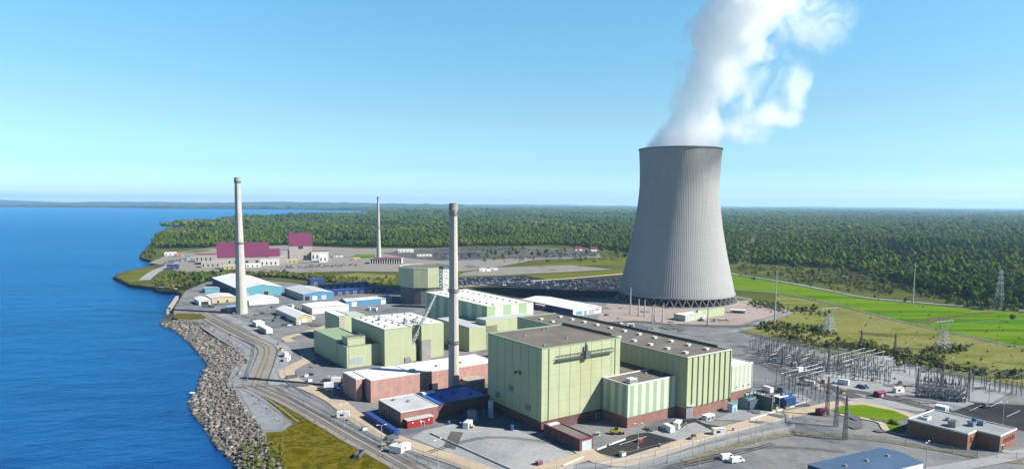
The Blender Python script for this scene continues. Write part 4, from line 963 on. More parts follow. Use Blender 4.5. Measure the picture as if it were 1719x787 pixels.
q = g2(1134, 502.5); TX, TY = q[0], q[1]; TH_ = 164.5
t = empty('cooling_tower', (TX, TY, 0), 0, 'huge pale concrete cooling tower with ribbed waisted shell and steam above it', 'cooling tower')
m, tt_, p = new_mat('cooling tower concrete'); x = NX(tt_); v = x.coord('obj'); X, Y, Zc = x.sep(v)
ang = x.m('ARCTAN2', Y, X)
cb = x.n('ShaderNodeCombineXYZ'); tt_.links.new(x.m('MULTIPLY', ang, 40.), cb.inputs[0]); tt_.links.new(x.m('MULTIPLY', Zc, .03), cb.inputs[1])
c = x.mix(x.m('MULTIPLY', ramp01(x, x.noise(cb.outputs[0], 1.1, 5, .7), .45, .7), x.m('ADD', x.m('MULTIPLY', ramp01(x, Zc, 60., 165.), .45), .22)), (.236, .240, .238), (.11, .116, .122))
k = x.m('FRACT', x.m('DIVIDE', Zc, 8.2)); c = x.mix(x.m('MULTIPLY', x.m('LESS_THAN', k, .06), .22), c, (.14, .135, .13))
c = x.mix(x.m('MULTIPLY', ramp01(x, x.noise(x.coord('obj', (1, 1, 2)), .03, 5, .6), .45, .7), .2), c, (.19, .178, .16))
tt_.links.new(c, p.inputs['Base Color']); p.inputs['Roughness'].default_value = .9; M['ctower'] = m
def prof(z):
    zs = [9, 15, 30, 50, 75, 100, 118, 128, 140, 152, 164.5]; rs = [62.8, 61.5, 58, 53.4, 48.3, 44.6, 42.9, 42.5, 42.7, 43.2, 44.2]
    return float(np.interp(z, zs, rs))
n = 320; b = MB(); lev = [9 + (TH_ - 9) * (i / 44) for i in range(45)]
sm = np.convolve(np.pad([prof(z) for z in np.linspace(9, TH_, 45)], 2, 'edge'), [.1, .2, .4, .2, .1], 'valid')
def ringv(r, z, rib): return [((r + (rib if j % 2 == 0 else 0)) * math.cos(2 * math.pi * j / n), (r + (rib if j % 2 == 0 else 0)) * math.sin(2 * math.pi * j / n), z) for j in range(n)]
for z, r in zip(lev, sm): b.v += ringv(r, z, .16)
for z, r in reversed(list(zip(lev, sm))): b.v += ringv(r - 1.1, z, 0)
L_ = len(lev) * 2
for i in range(L_ - 1):
    for j in range(n): b.f.append((i * n + j, i * n + (j + 1) % n, (i + 1) * n + (j + 1) % n, (i + 1) * n + j)); b.m.append(0)
for j in range(n): b.f.append(((L_ - 1) * n + j, (L_ - 1) * n + (j + 1) % n, (j + 1) % n, j)); b.m.append(0)
b.build('shell', M['ctower'], t)
b = MB(); n2 = 96
def ann(b, r0, r1, z0, z1, n2):
    k = len(b.v)
    for r, z in ((r0, z0), (r1, z0), (r1, z1), (r0, z1)): b.v += [(r * math.cos(2 * math.pi * j / n2), r * math.sin(2 * math.pi * j / n2), z) for j in range(n2)]
    for a in range(4):
        for j in range(n2): b.f.append((k + a * n2 + j, k + ((a + 1) % 4) * n2 + j, k + ((a + 1) % 4) * n2 + (j + 1) % n2, k + a * n2 + (j + 1) % n2)); b.m.append(0)
ann(b, sm[-1] - 1.3, sm[-1] + .9, TH_ - .1, TH_ + 1., n2); b.build('rim', M['darkconc'], t)
b = MB(); ann(b, 61.6, 63.6, 8.2, 10.2, n2); b.build('ring_beam', M['ctower'], t)
NC = 48
for i in range(NC):
    a0 = 2 * math.pi * i / NC; a1 = 2 * math.pi * (i + 1) / NC; b = MB()
    b.tube((65.5 * math.cos(a0), 65.5 * math.sin(a0), 0), (62.4 * math.cos((a0 + a1) / 2), 62.4 * math.sin((a0 + a1) / 2), 8.6), .62, n=6)
    b.tube((65.5 * math.cos(a1), 65.5 * math.sin(a1), 0), (62.4 * math.cos((a0 + a1) / 2), 62.4 * math.sin((a0 + a1) / 2), 8.6), .62, n=6); b.build('column', M['darkconc'], t)
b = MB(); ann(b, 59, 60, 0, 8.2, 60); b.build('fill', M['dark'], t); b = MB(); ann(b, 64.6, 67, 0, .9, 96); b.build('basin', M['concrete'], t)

# steam: two bodies of drifting vapour
def vapour(name, fn, dens, rings, label, squash=1.):
    m = bpy.data.materials.new(name); m.use_nodes = True; tt = m.node_tree; tt.nodes.clear(); x = NX(tt); out = x.n('ShaderNodeOutputMaterial'); pv = x.n('ShaderNodeVolumePrincipled')
    pv.inputs['Color'].default_value = (.998, .998, .999, 1); pv.inputs['Anisotropy'].default_value = 0
    v = x.coord('obj'); d = fn(x, v); tt.links.new(x.m('MULTIPLY', d, dens), pv.inputs['Density']); tt.links.new(pv.outputs[0], out.inputs['Volume'])
    m.volume_intersection_method = 'ACCURATE' if hasattr(m, 'volume_intersection_method') else None
    b = MB(); n = 24
    for cx, cy, z, rx, ry in rings: b.v += [(cx + rx * math.cos(2 * math.pi * j / n), cy + ry * math.sin(2 * math.pi * j / n), z) for j in range(n)]
    for i in range(len(rings) - 1):
        for j in range(n): b.f.append((i * n + j, i * n + (j + 1) % n, (i + 1) * n + (j + 1) % n, (i + 1) * n + j)); b.m.append(0)
    b.f.append(tuple(range(n - 1, -1, -1))); b.m.append(0); b.f.append(tuple(range((len(rings) - 1) * n, len(rings) * n))); b.m.append(0)
    o = b.build(name, m, loc=(TX, TY, TH_)); return tag(o, label, 'steam', kind='stuff')
def warp(x, v, a1, s1, a2, s2):
    n1 = x.n('ShaderNodeTexNoise'); x.put(n1.inputs['Vector'], v); n1.inputs['Scale'].default_value = s1; n1.inputs['Detail'].default_value = 2
    n2 = x.n('ShaderNodeTexNoise'); x.put(n2.inputs['Vector'], v); n2.inputs['Scale'].default_value = s2; n2.inputs['Detail'].default_value = 4; n2.inputs['Roughness'].default_value = .65
    def off(nn, a):
        k = x.n('ShaderNodeVectorMath', operation='SUBTRACT'); tt = x.t; tt.links.new(nn.outputs['Color'], k.inputs[0]); k.inputs[1].default_value = (.5, .5, .5)
        s = x.n('ShaderNodeVectorMath', operation='SCALE'); tt.links.new(k.outputs[0], s.inputs[0]); s.inputs['Scale'].default_value = a; return s.outputs[0]
    A = x.n('ShaderNodeVectorMath', operation='ADD'); x.put(A.inputs[0], v); x.t.links.new(off(n1, a1), A.inputs[1])
    B = x.n('ShaderNodeVectorMath', operation='ADD'); x.t.links.new(A.outputs[0], B.inputs[0]); x.t.links.new(off(n2, a2), B.inputs[1]); return B.outputs[0]
def voro(x, v, size):
    o = x.n('ShaderNodeTexVoronoi'); o.feature = 'SMOOTH_F1'; o.inputs['Scale'].default_value = 1 / size; o.inputs['Smoothness'].default_value = .25; x.put(o.inputs['Vector'], v); return o.outputs['Distance']
def fn_main(x, v):
    X0, Y0, Z0 = x.sep(v); w = warp(x, v, 26., .018, 9., .07); X, Y, Zz = x.sep(w)
    grow = ramp01(x, Z0, 0., 55.)      # calm at the tower's mouth, billowing higher up
    X = x.m('ADD', X0, x.m('MULTIPLY', x.m('SUBTRACT', X, X0), grow)); Y = x.m('ADD', Y0, x.m('MULTIPLY', x.m('SUBTRACT', Y, Y0), grow))
    cx = x.m('ADD', x.m('MULTIPLY', Z0, .375), 0.); cy = x.m('MULTIPLY', Z0, -.22)
    r = x.m('ADD', x.m('MULTIPLY', ramp01(x, Z0, 34., 0.), 6.), 36.5)
    r = x.m('ADD', r, x.m('MULTIPLY', ramp01(x, Z0, 50., 130.), 13.))
    dx = x.m('SUBTRACT', X, cx); dy = x.m('SUBTRACT', Y, cy)
    sd = x.m('SUBTRACT', r, x.m('SQRT', x.m('ADD', x.m('MULTIPLY', dx, dx), x.m('MULTIPLY', dy, dy))))
    # lumps of three sizes, as in a rising cloud
    l1 = x.m('MULTIPLY', x.m('SUBTRACT', .42, voro(x, w, 34.)), 30.); l2 = x.m('MULTIPLY', x.m('SUBTRACT', .42, voro(x, w, 14.)), 12.); l3 = x.m('MULTIPLY', x.m('SUBTRACT', .42, voro(x, v, 6.)), 5.)
    sd = x.m('ADD', sd, x.m('MULTIPLY', x.m('ADD', l1, x.m('ADD', l2, l3)), x.m('ADD', x.m('MULTIPLY', grow, .85), .12)))
    soft = x.m('ADD', ramp01(x, sd, 0., 7.), 0.)
    return x.m('MULTIPLY', soft, x.m('ADD', x.m('MULTIPLY', ramp01(x, x.noise(w, .03, 4, .6), .35, .65), .6), .4))
ringsM = []
for z in (-6, 0, 12, 30, 50, 75, 100, 125, 150, 180, 210, 235): 
    f = min(1, max(0, z) / 45); ringsM.append((.385 * max(z, 0), -.22 * max(z, 0), z, 41.5 + 20 * f + 8 * min(1, max(0, z - 60) / 60), 41.5 + 16 * f + 8 * min(1, max(0, z - 60) / 60)))
vapour('steam_plume', fn_main, .055, ringsM, 'thick white steam plume leaning up out of the cooling tower')
def fn_wisp(x, v):
    w = warp(x, v, 46., .018, 20., .06); X, Y, Zz = x.sep(w)
    def ell(cx, cy, cz, rx, ry, rz):
        a = x.m('DIVIDE', x.m('SUBTRACT', X, cx), rx); b_ = x.m('DIVIDE', x.m('SUBTRACT', Y, cy), ry); c = x.m('DIVIDE', x.m('SUBTRACT', Zz, cz), rz)
        return x.m('SQRT', x.m('ADD', x.m('ADD', x.m('MULTIPLY', a, a), x.m('MULTIPLY', b_, b_)), x.m('MULTIPLY', c, c)))
    rag = ramp01(x, x.noise(v, .030, 7, .72, .8), .47, .66); fine = ramp01(x, x.noise(w, .055, 6, .75), .42, .66)
    # a bright curled lobe low on the right, a torn veil between it and the plume, rags at the top
    low = x.m('MULTIPLY', ramp01(x, ell(92., -34., 34., 31., 28., 15.), 1.1, .3), x.m('ADD', x.m('MULTIPLY', fine, .8), .35))
    side = x.m('MULTIPLY', ramp01(x, ell(113., -34., 60., 12., 22., 27.), 1.1, .3), x.m('ADD', x.m('MULTIPLY', fine, .8), .25))
    foot = x.m('MULTIPLY', ramp01(x, ell(60., -38., 18., 34., 28., 17.), 1.1, .3), x.m('ADD', x.m('MULTIPLY', rag, .7), .12))
    veil = x.m('MULTIPLY', ramp01(x, ell(79., -34., 70., 46., 28., 48.), 1.05, .45), x.m('MULTIPLY', rag, .7))
    top = x.m('MULTIPLY', ramp01(x, ell(119., -36., 138., 46., 28., 38.), 1.1, .4), x.m('ADD', x.m('MULTIPLY', rag, .75), x.m('MULTIPLY', fine, .2)))
    return x.m('ADD', x.m('ADD', x.m('MULTIPLY', low, 1.1), x.m('MULTIPLY', side, .8)), x.m('ADD', foot, x.m('ADD', veil, top)))
ringsW = [(58, -36, -6, 26, 30), (64, -36, 6, 44, 36), (75, -35, 30, 58, 40), (82, -35, 60, 62, 40), (90, -35, 85, 62, 38), (108, -36, 110, 64, 38), (119, -36, 140, 64, 38), (128, -36, 165, 56, 34), (132, -36, 185, 30, 20)]
vapour('steam_wisps', fn_wisp, .055, ringsW, 'thin ragged steam drifting off the right side of the main plume')

# ------------------------------------------------------------------ warehouses and sheds
def shed(name, F, z, lx, ly, ridge, wall, roof, label, wall_front=None, axis='y', eave=.5, group=None, base_off=0):
    t = site(name, F, z, label, 'shed' if name.endswith('shed') else 'warehouse' if name == 'warehouse' else 'building', group=group)
    bx('wall', wall, t, 0, lx, 0, ly, 0, z)
    b = MB(); b.gable(.02, lx - .02, .02, ly - .02, z - .02, z + ridge - .12, axis); b.build('gable', wall_front or wall, t)
    b = MB(); th = .3
    if axis == 'y':
        xm = lx / 2; e = eave; s = ridge / xm
        for a, c in ((-e, xm), (lx + e, xm)):
            b.v += [(a, -e, z - e * s), (c, -e, z + ridge), (c, ly + e, z + ridge), (a, ly + e, z - e * s)]; b.v += [(x_, y_, z_ + th) for x_, y_, z_ in b.v[-4:]]
    else:
        ym = ly / 2; e = eave; s = ridge / ym
        for a, c in ((-e, ym), (ly + e, ym)):
            b.v += [(-e, a, z - e * s), (-e, c, z + ridge), (lx + e, c, z + ridge), (lx + e, a, z - e * s)]; b.v += [(x_, y_, z_ + th) for x_, y_, z_ in b.v[-4:]]
    for k in (0, 8):
        for q in ((0, 1, 2, 3), (7, 6, 5, 4), (0, 4, 5, 1), (1, 5, 6, 2), (2, 6, 7, 3), (3, 7, 4, 0)): b.f.append(tuple(k + i for i in q)); b.m.append(0)
    b.build('roof', roof, t)
    if wall_front: bx('front_wall', wall_front, t, .01, lx - .01, -.06, -.01, 0, z - .01)
    return t
t = shed('warehouse', (402, 486), 9, 47, 140, 4.5, M['navy_shade_wall'], M['whiteroof'], 'large teal fronted warehouse with pale pitched roof, behind the lakeside stack', M['teal'])  # side walls navy, their shade put into the colour
door(t, 26, 31, .1, 5.5, M['dark'], -.1); door(t, 6, 10, .1, 4.5, M['paleglass'], -.1)
t = shed('warehouse', (509, 494), 7, 33, 66, 2.2, M['offwhite'], M['palegrayroof'], 'gray roofed warehouse with white banded side and open blue bay', M['bluewall'])
MB().box(-.15, -.02, .5, 65, 2.2, 3.2).box(-.15, -.02, .5, 65, 5., 5.8).build('side_band', M['steeldark'], t); door(t, 1.5, 7, .1, 5, M['dark'], -.1); door(t, 10, 15, .1, 4.5, M['white'], -.1); door(t, 20, 25, .1, 4.5, M['doorblue'], -.1)
t = shed('blue_shed', (581, 506), 5.6, 50, 17, 1.8, M['navy_shade_wall'], M['palegrayroof'], 'bright blue long shed with gray roof and white doors, left of the round reactor building', M['bluewall'], 'x')
for xx in (6, 38): door(t, xx, xx + 5, .1, 4.4, M['white'], -.14)
for i, (F, lx, ly, lb) in enumerate((((548, 489), 72, 12, 'dark navy long shed directly behind the bright blue shed'), ((540, 480), 60, 13, 'dark navy long shed with low roof, behind another navy shed'), ((521, 470), 17, 12, 'small dark navy shed at the end of the navy shed rows'))):
    t = shed('navy_shed', F, 5.5 if i < 2 else 7, lx, ly, 1.2, M['navy_shade_wall'], M['navyroof'], lb, None, 'x')
    for xx in range(5, lx - 4, 9): door(t, xx, xx + 3.4, .1, 3.6, M['steeldark'], -.06)
t = shed('white_hall', (962, 519.7), 6.2, 36, 82, 2.2, M['navy_shade_wall'], M['whiteroof'], 'long white roofed hall with shade coloured side, between the striped hall and the cooling tower', M['offwhite'])  # long side coloured navy to stand for its shade
for a, b_, c, m_ in ((4, 11, 'window', M['teal']), (14, 16.5, 'door', M['teal']), (20, 26, 'window', M['paleglass'])): door(t, a, b_, .6 if c == 'window' else .1, 4.2, m_, -.1, c)
bx('shop_sign', M['steel'], t, 27.5, 33, -.3, -.08, 3.6, 5)
t = site('magenta_cabin', (902, 511), 5, 'bright magenta cabin at the shaded end of the long white roofed hall', 'cabin'); bx('wall', M['magenta'], t, 0, 16, -10, 4, 0, 5); bx('roof', M['whiteroof'], t, -.3, 16.3, -10.3, 4.3, 5.02, 5.3)
for yy in (2, 7, 12): bx('window', M['white'], t, yy, yy + 2, -10.1, -10.01, 2, 3.6)
t = site('concrete_annex', (903, 533), 8, 'beige concrete annex between the striped hall and the long white roofed hall'); block(t, 0, 15, 0, 10, 8, M['beige'], M['palegrayroof'], None, 0, .4)
door(t, 5, 8, .1, 3, M['steeldark'])
t = shed('tent_hall', (418, 505), 4.5, 30, 26, 3., M['white'], M['white'], 'white arched tent hall right behind the lakeside stack', M['white'])
t = shed('tent_hall', (497, 533), 5, 14, 60, 2.5, M['offwhite'], M['white'], 'long white tent hall with cream front, left of the green plant', M['cream'])
door(t, 5, 9, .1, 3.6, M['white'], -.1)
t = shed('cream_building', (355.5, 501), 5, 24, 34, 1.5, M['offwhite'], M['offwhite'], 'cream fronted low building with pale roof near the inlet', M['cream'])
for xx in (5, 14): door(t, xx, xx + 2, .1, 2.6, M['dark'], -.1)
t = shed('boat_shed', (334, 505), 4.5, 11, 26, 1.5, M['offwhite'], M['white'], 'narrow white shed with open dark front beside the cream building'); door(t, 2, 9, .1, 3.6, M['dark'], -.05)
t = shed('store_shed', (384, 518), 4, 12, 16, 1., M['steel'], M['grayblueroof'], 'small gray shed with blue gray roof left of the lakeside stack'); door(t, 3, 7, .1, 3, M['steeldark'], -.05)
t = shed('white_building', (524, 517), 6, 36, 30, .8, M['offwhite'], M['whiteroof'], 'low building with a broad white roof behind the green plant rear block')
t = shed('teal_shed', (344, 485), 4.5, 16, 14, 1, M['teal'], M['grayblueroof'], 'small teal shed with blue gray roof between the warehouse and the inlet')
def box_trailer(F, z, label, ln=24., w=5.):
    t = site('box_trailer', F, z, label, 'trailer'); bx('body', M['offwhite'], t, 0, w, 0, ln, .9, z)
    bx('roof', M['white'], t, -.1, w + .1, -.1, ln + .1, z + .01, z + .2)
    for yy in (2, ln - 3): MB().tube((.3, yy, .5), (w - .3, yy, .5), .5, n=10).build('wheels', M['black'], t)
    bx('window', M['glass'], t, -.06, -.01, 4, ln - 4, 2., 3.); bx('steps', M['steel'], t, -1.4, -.1, ln / 2, ln / 2 + 2, 0, .9); return t
box_trailer((447, 553), 4.4, 'white box trailer with dark windows beside the lakeside road')
box_trailer((430, 542), 4., 'second white flat roofed trailer, just above the one with windows', 14., 7.)
# tanks and yard equipment by the tall block
def tank(name, px_, py_, r, h, label, m_, z=0., dome=True):
    q = g2(px_, py_); t = empty(name, (*q, z), 0, label, 'tank'); MB().tube((0, 0, 0), (0, 0, h), r, n=20).build('shell', m_, t)
    if dome: MB().ball((0, 0, h), r * .98, r * .98, r * .45, n=20, m=8).build('dome', m_, t)
    l = MB(); l.box(-.25, -.18, -r - .3, -r - .2, .2, h + .8).box(.18, .25, -r - .3, -r - .2, .2, h + .8)
    for i in range(int(h / .5)): l.box(-.2, .2, -r - .3, -r - .24, .4 + i * .5, .45 + i * .5)
    l.build('ladder', M['steel'], t); return t
tank('vertical_tank', 824, 700, 1.25, 8.2, 'slim pale blue upright tank at the foot of the tall green block', M['doorblue'])
tank('round_tank', 793, 706, 2.6, 4.5, 'squat dark blue tank by the wall of the annex with shade blue roof', M['xfmr'])
tank('round_tank', 812, 697, 1.1, 3.2, 'small gray blue tank between the squat tank and the slim upright tank', M['xfmrblue'])
tank('blue_barrel', 859, 722, 1., 2.4, 'small blue barrel tank in the shade of the tall green block', M['blue'])
q = g2(796, 642); tank('drum_tank', 795, 652, 6.5, 6.0, 'wide gray brown concrete drum beside the foot of the thick stack', M['beige'], 0, False)
t = site('duct_tank', (780, 622), 6, 'long beige horizontal tank between the thick stack and the tall green block', 'tank', R(28)); MB().tube((0, 0, 4.4), (18, 0, 4.4), 2.3, n=20).build('shell', M['beige'], t)
for xx in (3, 9, 15): bx('saddle', M['concrete'], t, xx - .5, xx + .5, -2, 2, 0, 2.6)
t = site('pipe_bridge', (772, 640), 4, 'short beige pipe leaning from the thick stack to the concrete drum', 'pipe', R(-25)); MB().tube((0, 0, 3.4), (10, -3, 2.2), 1.1, n=12).build('pipe', M['beige'], t); bx('support', M['steel'], t, 4, 5, -2, -1, 0, 2.)
t = site('long_container', (671, 722), 2.6, 'long dark blue container lying in the shade beside the low brick annex', 'container'); bx('body', M['blue'], t, -2.6, 0, 0, 34, .3, 2.9)
for yy in range(2, 34, 4): bx('rib', M['navyroof'], t, -2.7, .08, yy, yy + .3, .3, 3.0)
bx('end_door', M['navyroof'], t, -2.4, -.2, -.08, 0, .5, 2.7)
t = site('equipment_house', (1200, 696), 2.4, 'white low equipment house with dark louvres before the long ribbed hall', 'cabin'); bx('body', M['offwhite'], t, -6, 0, 0, 3, .2, 2.6); bx('lid', M['white'], t, -6.2, .2, -.2, 3.2, 2.62, 2.85); MB().box(-5.5, -3.4, -.1, -.01, .6, 2.).box(-2.6, -.5, -.1, -.01, .6, 2.).build('louvre', M['steeldark'], t)
t = site('equipment_house', (1238, 678), 4, 'pale teal upright equipment cabinet beside the gray transformer', 'cabinet'); bx('body', M['doorblue'], t, -4, 0, 0, 3, 0, 4.2); bx('roof', M['teal'], t, -4.2, .2, -.2, 3.2, 4.22, 4.5); bx('door', M['teal'], t, -2.6, -1.2, -.08, 0, .2, 2.6)
# pipe pile, loader, crane
t = site('pipe_pile', (1086, 716), 2., 'heap of dark pipes and hoses against the wall of the striped annex', 'pipes')
for i in range(9): MB().tube((rng.uniform(0, 1.5), i * .55 - 2, .4 + (i % 3) * .5), (8 + rng.uniform(0, 2), i * .6 - 2.4, .5 + (i % 3) * .5), .3, n=7).build('pipe', M['steeldark'], t)
q = g2(1036, 728); t = empty('wheel_loader', (*q, 0), R(8), 'yellow wheel loader parked in the shade edge beside the striped annex', 'loader')
MB().box(-3, 0, -1., 1., .9, 2.1).box(.1, 1.6, -.8, .8, .8, 1.7).build('body', M['yellow'], t); MB().box(-1.2, .2, -.75, .75, 2.12, 3.4).build('cab', M['glass'], t)
MB().tube((1.4, -.5, 1.6), (3.2, -.5, .9), .16).tube((1.4, .5, 1.6), (3.2, .5, .9), .16).build('arm', M['yellow'], t); MB().quad([(3.1, -1.3, .2), (3.1, 1.3, .2), (4.1, 1.3, .15), (4.1, -1.3, .15)]).box(3., 3.2, -1.3, 1.3, .2, 1.3).build('bucket', M['yellow'], t)
for xx in (-2.2, 1.0):
    for yy in (-1.1, 1.1): MB().tube((xx, yy - .3, .75), (xx, yy + .3, .75), .75, n=14).build('wheel', M['black'], t)
q = g2(673, 608); t = empty('mobile_crane', (q[0] + 3, q[1] + 1, 0), 0, 'white mobile crane reaching its long boom up over the green plant roof', 'crane')
MB().box(-5, 4, -1.3, 1.3, .8, 2.2).build('chassis', M['yellow'], t); MB().box(-4.5, 1, -1.2, 1.2, 2.25, 4.2).build('cab', M['offwhite'], t)
for xx in (-4, -2, 1, 3):
    for yy in (-1.2, 1.2): MB().tube((xx, yy - .3, .65), (xx, yy + .3, .65), .65, n=12).build('wheel', M['black'], t)
b = MB(); p0, p1 = Vector((0, 0, 4)), Vector((19, 9, 44)); d = (p1 - p0).normalized(); sd = d.orthogonal().normalized(); up = d.cross(sd)
NB = 16
for i in range(NB):
    w0, w1 = 1.0 - .55 * i / NB, 1.0 - .55 * (i + 1) / NB; a, c = p0.lerp(p1, i / NB), p0.lerp(p1, (i + 1) / NB)
    A = [a + sd * w0 * u_ + up * w0 * v_ for u_, v_ in ((-1, -1), (1, -1), (1, 1), (-1, 1))]; B = [c + sd * w1 * u_ + up * w1 * v_ for u_, v_ in ((-1, -1), (1, -1), (1, 1), (-1, 1))]
    for k in range(4): b.tube(A[k], B[k], .2, n=5); b.tube(A[k], B[(k + 1) % 4], .13, n=4); b.tube(A[(k + 1) % 4], B[k], .13, n=4)
b.build('boom', M['offwhite'], t); MB().tube(p1, p1 - Vector((0, 0, 8)), .08, n=4).box(18.6, 19.4, 8.6, 9.4, 35, 36).build('hook', M['steeldark'], t)

# ------------------------------------------------------------------ far plant
T2 = R(20)
def far_site(name, bx_, by_, label, th=T2): return empty(name, (*g2(bx_, by_), 0), th, label, 'building')
t = far_site('magenta_hall', 365, 445, 'long magenta clad hall on a beige base in the distant plant'); block(t, 0, 81, 0, 34, 36, M['magenta'], M['maroon'], M['beige'], 12.5, .8, M['magenta'], out=.5)
bx('lean_to', M['magenta'], t, 81.6, 99, 2, 24, 12.5, 25); bx('side_house', M['beige'], t, 81.6, 108, 0, 26, 0, 12.4)
for xx in (16, 27, 44, 60): bx('opening', M['dark'], t, xx, xx + 4, -.2, .05, 3, 6.5)
t = far_site('magenta_block', 486, 437, 'square magenta clad block on a high beige base in the distant plant'); block(t, 0, 40, 0, 20, 49, M['magenta'], M['maroon'], M['beige'], 26, .8, M['magenta'], out=.5)
bx('opening', M['dark'], t, 16, 24, -.2, .05, 21, 25); bx('opening', M['dark'], t, 25, 28, -.2, .05, 4, 9); bx('low_wing', M['beige'], t, -14, -.1, 2, 18, 0, 18); bx('stair_head', M['magenta'], t, 1, 5, 4, 8, 49.02, 52)
for (a, b_, lx, ly, h, wm, rm, lb) in ((523, 437, 30, 18, 16, 'offwhite', 'magenta', 'white building with magenta roof edge right of the square magenta block'), (536, 440, 14, 12, 13, 'white', 'whiteroof', 'narrow white building before the magenta edged building'),
      (328, 440, 34, 20, 13, 'beige', 'maroon', 'beige building with maroon roof left of the long magenta hall'), (338, 449, 40, 14, 9, 'beige', 'palegrayroof', 'low beige building with two red openings at the distant plant shore'), (370, 452, 26, 12, 6, 'cream', 'offwhite', 'low cream building in front of the long magenta hall'),
      (413, 449, 22, 12, 6, 'white', 'palegrayroof', 'small white house with dark doorway before the long magenta hall'), (437, 446, 30, 10, 10, 'offwhite', 'whiteroof', 'pale house with a row of dark doors before the long magenta hall'), (455, 442, 44, 10, 6, 'cream', 'offwhite', 'long low cream house at the corner of the magenta hall'),
      (276, 429, 20, 14, 6, 'white', 'palegrayroof', 'small white house near the distant lake point'), (292, 431, 16, 10, 6, 'pinkbrick', 'red', 'small red house near the distant lake point'), (280, 452, 16, 12, 7, 'navy_shade_wall', 'navyroof', 'small navy shed on the creek road by the inlet'),
      (700, 431, 30, 10, 4, 'offwhite', 'whiteroof', 'flat white house beside the distant car park'), (668, 424, 34, 14, 6, 'offwhite', 'whiteroof', 'long white roofed house near the slim stack'), (560, 432, 18, 10, 5, 'offwhite', 'maroon', 'small house with maroon roof between magenta block and slim stack'), (592, 437, 14, 9, 5, 'cream', 'palegrayroof', 'small cream house left of the colonnaded house'),
      (805, 456, 18, 5, 4, 'white', 'whiteroof', 'white site cabin at the end of the works yard'), (824, 454, 12, 6, 4, 'offwhite', 'steel', 'gray roofed site cabin in the works yard')):
    t = far_site('small_building', a, b_, lb); block(t, 0, lx, 0, ly, h, M[wm], M[rm], None, 0, .5, M[rm] if rm in ('magenta', 'maroon') else None)
    for k in range(max(1, int(lx / 7))): door(t, 2 + k * 7, 4.2 + k * 7, h * .15 + .1, h * .6, M['dark'], -.06, 'opening')
t = far_site('colonnaded_house', 621, 443, 'low pink roofed house with a white row of columns under the slim stack', R(4)); bx('wall', M['offwhite'], t, 0, 54, 3, 26, 0, 8); MB().prism([(-1, -1), (55, -1), (50, 24), (12, 26)], 8.4, 9.4).build('roof', M['maroon'], t); bx('eave', M['white'], t, -1.4, 55.4, -1.4, 27, 8.02, 8.38)
for k in range(14): bx('column', M['white'], t, k * 4.1, k * 4.1 + 1.2, -.6, .6, 0, 8.)
bx('colonnade_shade', M['dark'], t, .5, 53.5, 2.8, 2.98, .2, 7.6)  # dark sheet painted as shade behind the columns
for a, b_, lb in ((966, 421, 'small far house with pink gable roof at the wood edge'), (992, 422, 'second small pink roofed house at the wood edge, nearer the cooling tower')):
    t = empty('country_house', (*g2(a, b_), 0), R(15), lb, 'house'); bx('wall', M['white'], t, 0, 16, 0, 12, 0, 5); MB().gable(-.8, 16.8, -.8, 12.8, 5.02, 10, 'x').build('roof', M['maroon'], t); bx('chimney', M['brick'], t, 3, 4.4, 5, 6.4, 7, 11.4); door(t, 7, 8.6, .1, 2.4, M['dark'])

# cabin by the cooling tower
t = site('green_shed', (1185, 525), 5.6, 'pale green flat shed at the foot of the cooling tower', 'shed'); block(t, -28, 0, 0, 14, 5.6, M['stripeD'], M['whiteroof'], None, 0, .3, M['trimg']); door(t, -8, -5, .1, 3, M['steel'])
t = site('green_screen_wall', (1216, 515), 8, 'long plain green wall in front of the cooling tower columns', 'wall'); bx('panel', M['green'], t, -38, 0, 0, 2, 0, 8); bx('coping', M['trimg'], t, -38.2, .2, -.2, 2.2, 8.02, 8.4)
t = site('pump_cabin', (1226, 520), 3, 'low white pump cabin on the pink apron right of the cooling tower', 'cabin', R(-20)); bx('body', M['offwhite'], t, 0, 14, 0, 6, 0, 3); bx('roof', M['white'], t, -.3, 14.3, -.3, 6.3, 3.02, 3.3); bx('opening', M['dark'], t, 2, 12, -.06, -.01, .5, 2)

# brick office and neighbours
t = site('brick_office', (1679.6, 730.7), 7.5, 'brown brick office with pale flat roof, roof units and red windows')
ob = brick('office brick', (.30, .14, .085)); b = MB(); b.box(0, 17.5, 0, 9, 0, 7.0); b.box(-8.8, 17.4, 9.02, 34, 0, 7.); b.build('wall', ob, t)
M['officeroof'] = mat('gray felt roof', (.36, .39, .39), .85, .12, .35); bx('roof', M['officeroof'], t, .3, 17.2, .3, 9, 7.02, 7.15); bx('roof', M['officeroof'], t, -8.5, 17.1, 9.3, 33.7, 7.02, 7.14)
b = MB(); b.box(-.15, 17.65, -.15, .25, 6.9, 7.6).box(-.15, .25, .25, 8.8, 6.9, 7.6).box(17.25, 17.65, .25, 34.1, 6.9, 7.6).box(-8.95, -.16, 8.85, 9.25, 6.9, 7.6).box(-8.95, -8.55, 9.25, 34.1, 6.9, 7.6).box(-8.5, 17.2, 33.8, 34.15, 6.9, 7.6); b.build('parapet', M['offwhite'], t)
for xx in (4, 6.4, 8.8, 11.2, 13.6): door(t, xx, xx + 1.5, 3.4, 5.4, M['red'], -.06, 'window', ob)
door(t, -6, -4.6, 3., 5.2, M['red'], 8.96, 'window', M['red']); door(t, 1.5, 4, .1, 2.8, M['dark'], -.06)
